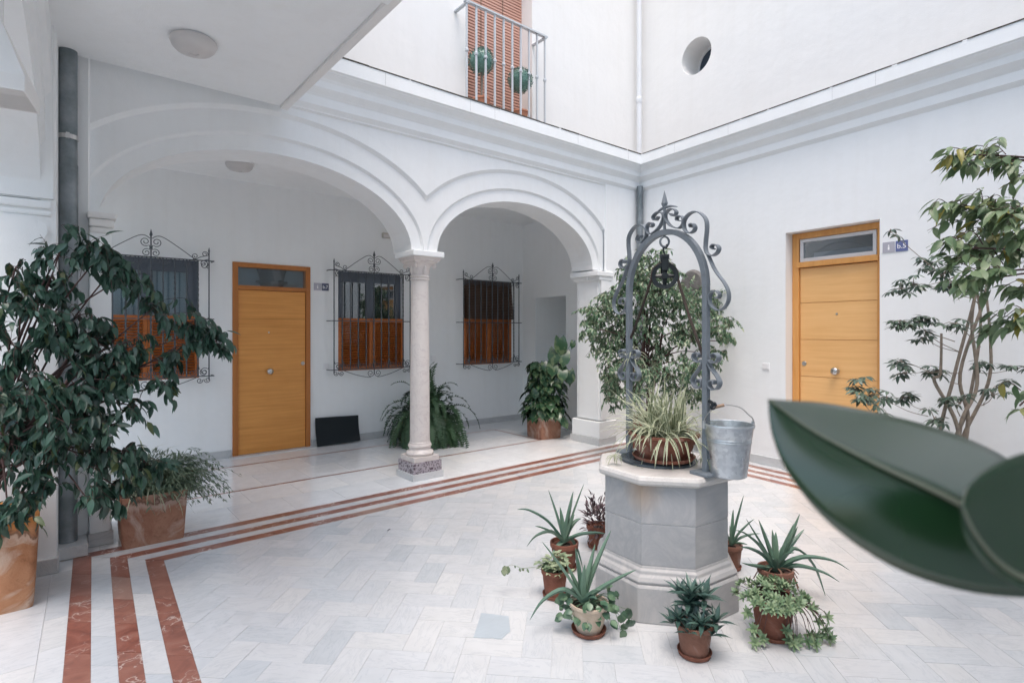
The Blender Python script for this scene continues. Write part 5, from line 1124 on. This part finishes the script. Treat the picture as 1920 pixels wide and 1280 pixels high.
# 6 aeonium cascading
p, _ = standpot(1449, 2.83, .108, .19, TERP, 'large clay pot under the cascading pale green succulent'); ae = plant('cascading_succulent', p + UP * .19, 'pale green rosette succulent cascading over its clay pot at the right front')
ms, tw = [], []
def rosette(c, ax, s_=1.0):
    ax = Vector(ax).normalized(); x_ = ax.orthogonal().normalized(); y_ = ax.cross(x_)
    for i in range(11): a = i * 2.4; t = i / 11; o = x_ * cos(a) + y_ * sin(a); ms.append(orient(c, o * (.35 + .65 * t) + ax * (1 - t) * .7, ax - o * .2, s_ * R.uniform(.75, 1.1)))
for i in range(95):
    a = R.uniform(0, 2 * pi); rr = sqrt(R.random()) * .175; c = p + Vector((cos(a) * rr, sin(a) * rr, .205 + .055 * (1 - rr / .165) + R.uniform(-.02, .02))); tw.append([p + UP * .17, (p + UP * .18 + c) / 2, c]); rosette(c, UP * .8 + Vector((cos(a), sin(a), 0)) * rr * 5, .85)
for (dx, dz) in ((62, -5), (72, 20), (85, 35), (82, 62), (60, 55), (45, 80), (70, 88), (95, 85), (30, 100), (12, 75), (25, 125), (-52, 30), (-55, 75), (-38, 45), (5, 30), (88, 10), (55, 100), (90, 105), (15, 92), (-60, 5)):
    c = p + UP * .19 + (RT * dx - UP * (dz + 12)) * (2.72 / 1040) - FW * R.uniform(.09, .14) * (1 if abs(dx) < 60 else .6); c.z = max(c.z, .03); s0 = p + UP * .2 + RT * dx * .0013 - FW * .06
    tw.append(cr([s0, s0 + (c - s0) * .4 - FW * .03 + UP * .02 + RT * .01 * (1 if dx > 0 else -1), c + UP * .015], 5)); rosette(c, -FW * .9 + UP * .5 + RT * dx * .006, 1.0)
scatter(ae, [leaf_mesh('leaf', .042, .014, LF_AEO, .15, .1, 4, -.3)], ms, 300); woody(ae, tw, [.003] * len(tw), BARKR, 'stems', True)['kind'] = 'stuff'
# 7 aloe right
p, _ = standpot(1454, 3.22, .098, .165, TERL, 'lime-stained clay pot of the large aloe right of the well'); a3 = plant('aloe', p + UP * .175, 'large sprawling aloe with dry roots in the lime-stained pot right of the well', 'aloe')
aloe(a3, [(-34, 92, -5, .02), (-50, 88, 12, .0), (51, 98, 10, -.04), (-4, 70, 5, 0), (29, 86, -10, .0), (47, 74, 10, -.05), (-82, 76, -15, .12), (-72, 18, -20, -.03), (-58, 30, 20, .15), (130, 2, -15, .16), (104, -14, -28, .12), (100, -60, 10, .48), (-42, -30, -12, .25), (10, 60, 20, .02), (20, 40, -30, .15), (-20, 30, -34, .12), (44, 36, 34, .1), (70, 62, 30, .02)], .0031, .020)
dr_ = MB()
for i in range(9):
    a = R.uniform(-.3, 3.3); P = cr([Vector((0, 0, 0)), RT * cos(a) * .08 - FW * sin(a) * .08 + UP * .01, RT * cos(a) * .13 - FW * sin(a) * .12 - UP * R.uniform(.03, .09)], 4); dr_.tube(P, .003, 4)
dr_.build('dry_leaf', DEAD, a3)
# 8 small aloe behind right
p, _ = standpot(1371, 3.62, .07, .15, TERL, 'slim clay pot on a saucer half hidden behind the right side of the well'); a4 = plant('aloe', p + UP * .165, 'small pale aloe half hidden behind the right side of the well', 'aloe')
aloe(a4, [(24, 92, 0, .0), (40, 50, -10, .05), (52, 22, -10, .08), (23, 5, -20, .05), (-3, 34, 0, 0), (10, 60, 15, 0), (-30, 60, 10, .05)], .0034, .013)
# spider plant bowl on the well
BP = at(1244, 620, 3.27); BP.z = .797; bo = round_pot(BP, .198, .145, TERP, 'wide terracotta bowl standing on the well lid', bowl=True, name='terracotta_bowl')
sp2 = thing('spider_plant', BP + UP * .13, 'cream and green spider plant fountaining from the bowl on the well', 'plant'); sb = MB()
blades(sb, Vector((0, 0, 0)), 270, .36, .0082, .10, (22, 86), (.25, 1.7))
for dx, dz, fy in ((-.16, -.17, -.10), (.0, -.23, -.22), (.20, -.10, -.13), (-.30, -.10, -.05), (.19, -.2, -.08)):   # plantlets on long runners
    c = RT * dx + UP * dz + FW * fy; P = cr([Vector((0, 0, .03)), c * .6 + UP * .12, c], 6); sb.tube(P, .002, 4, tone=.5); blades(sb, c, 15, .085, .0045, .004, (-5, 60), (.8, 2.4))
sb.build('striped_blades', [LF_CREAM, LF_SPG], sp2, kind='stuff')
q = FC - WU * .304 + UP * 1.38 - WU.cross(UP) * .03; s3 = thing('small_spider_plant', q, 'little spider plant tucked into the scrolls of the far post', 'plant'); sb = MB(); blades(sb, Vector((0, 0, 0)), 26, .14, .0055, .012, (20, 88), (.8, 2.2)); sb.build('striped_blades', [LF_CREAM, LF_SPG], s3, kind='stuff')
rt_ = MB()
for i in range(7): rt_.tube(cr([Vector((0, 0, 0)), rvec() * .02 - UP * .07, rvec() * .02 - UP * .15], 4), .003, 4)
rt_.build('hanging_root', DEAD, s3)

# topiary balls on the balcony ledge
for x_, z_, lab in ((3.69, 4.575, 'ball-shaped box topiary on the balcony, left of the two'), (4.26, 4.52, 'ball-shaped box topiary on the balcony, right of the two')):
    b0 = Vector((x_, 5.03, 4.03)); tp_ = round_pot(b0, .10, .12, simple('bright_terracotta', (.58, .25, .15), .8, var=.2) if 'bright_terracotta' not in MATS else MATS['bright_terracotta'], lab.replace('ball-shaped box topiary', 'bright terracotta pot of the topiary'), saucer=False)
    t = thing('topiary_ball', b0 + UP * .11, lab, 'topiary', 'topiary balls on the balcony'); h = z_ - 4.14
    MB().tube(cr([Vector((0, 0, 0)), Vector((.008, 0, h * .5)), Vector((0, 0, h))], 4), .011, 7).build('trunk', CHALK, t)
    MB().lathe([(.127 * sin(pi * i / 10) + .001, h - .127 * cos(pi * i / 10)) for i in range(11)], 16).build('inner_crown', LF_TOP, t)
    ms = []
    for i in range(1500):
        d = rvec().normalized(); c = t.location + Vector((0, 0, h)) + d * R.uniform(.124, .146); ms.append(orient(c, d + rvec() * .8, d + rvec() * .7, R.uniform(.7, 1.2)))
    scatter(t, [leaf_mesh('leaf', .017, .011, LF_TOP, .2, .1, 2)], ms, 0, rest_name='crown')

# ------------------------------------------------------------------ rubber plant close to the photographer
def near_leaf(parent, U_, M_, D_, ku, km, kd, mat=LF_RUB, n=26):
    """U_, M_, D_: upper edge, midrib and lower edge of the blade as survey points with their distances"""
    cu, cm_, cd_ = [cr([at(x_, y_, k) for (x_, y_), k in zip(P, ks)], 8) for P, ks in ((U_, ku), (M_, km), (D_, kd))]
    def samp(c, t): f = t * (len(c) - 1); i = min(int(f), len(c) - 2); return c[i].lerp(c[i + 1], f - i)
    m = MB(); vs = []; W_ = 8; cols = []
    for i in range(n + 1):
        t = i / n; a, b, c = samp(cu, t), samp(cm_, t), samp(cd_, t); row = []
        for j in range(W_ + 1):
            s = j / W_; p = a.lerp(b, s); p += (-FW * .25 + UP * -.1) * (.010 * sin(pi * s)) * sin(pi * t) ; row.append(p)
        for j in range(1, W_ + 1):
            s = j / W_; p = b.lerp(c, s); p += (-FW) * (.003 * sin(pi * s)) * sin(pi * t); row.append(p)
        vs += row
    w = 2 * W_ + 1; o = parent.location; vs = [p - o for p in vs]
    m.add(vs, [(i * w + j, i * w + j + 1, (i + 1) * w + j + 1, (i + 1) * w + j) for i in range(n) for j in range(w - 1)]); lo = m.build('leaf', mat, parent); lo.data.shade_smooth()
    sf = lo.modifiers.new('thickness', 'SOLIDIFY'); sf.thickness = .0009
    r = MB(); r.tube([p - o - FW * .0028 for p in cm_], [.0006 + .0022 * i / len(cm_) for i in range(len(cm_))], 6); r.build('midrib', RIBM, lo, smooth=60); return cm_[-1]
st0 = at(2080, 1000, .42); ru = thing('rubber_plant', Vector((st0.x, st0.y, 0)), 'dark glossy rubber plant leaves close to the lens at the lower right', 'plant')
e1_ = near_leaf(ru, [(1440, 748), (1475, 750), (1560, 757), (1700, 786), (1810, 820), (1900, 868), (1915, 930)], [(1440, 748), (1500, 792), (1580, 838), (1660, 878), (1730, 910), (1800, 945), (1850, 975)], [(1440, 748), (1447, 812), (1480, 890), (1560, 985), (1680, 1065), (1820, 1110), (1960, 1122)],
          [.48, .505, .565, .61, .60, .54, .46], [.48, .47, .455, .44, .43, .42, .41], [.48, .47, .455, .438, .425, .412, .40])
e2_ = near_leaf(ru, [(1800, 950), (1812, 915), (1850, 880), (1900, 855), (1960, 840), (2020, 835), (2060, 860)], [(1800, 950), (1818, 990), (1850, 1035), (1890, 1068), (1940, 1090), (2000, 1105), (2050, 1110)], [(1800, 950), (1808, 1000), (1835, 1045), (1870, 1080), (1920, 1108), (1990, 1125), (2050, 1135)],
          [.365, .37, .38, .39, .40, .40, .40], [.36, .36, .36, .36, .36, .36, .37], [.36, .358, .356, .355, .355, .355, .36])
o_ = ru.location; stm = MB(); stm.tube([Vector((0, 0, .22)), Vector((.01, 0, .8)), Vector((0, .01, 1.3)), Vector((0, 0, 1.75))], [.013, .012, .011, .006], 10); stm.build('stem', BARK, ru, smooth=50)
MB().tube(cr([e1_ - o_, (e1_ - o_) * .6 + Vector((0, 0, 1.38)) * .4 + Vector((0, 0, -.01)), Vector((0, 0, 1.36))], 5), .003, 6).build('leaf_stalk', LF_RND, ru); MB().tube(cr([e2_ - o_, (e2_ - o_) * .5 + Vector((0, 0, 1.30)) * .5, Vector((0, 0, 1.28))], 5), .003, 6).build('leaf_stalk', LF_RND, ru)
rpot = round_pot(Vector((st0.x, st0.y, 0)), .15, .26, TERP, 'terracotta pot below the near leaves, outside the lower edge of the photo')
dlf = MB().add([(0, 0, 0), (.018, .006, .006), (.034, 0, .004), (.018, -.008, .012)], [(0, 1, 2, 3)]).build('fallen_leaf', simple('grey_dry_leaf', (.20, .18, .19), .8)); q = Vector((2.0, 3.03, .001)); q = at(725, 995, 1550 * 1.04 / 375.); q.z = .002; dlf.location = q; tag(dlf, 'tiny dry leaf lying alone on the patio marble', 'fallen leaf')
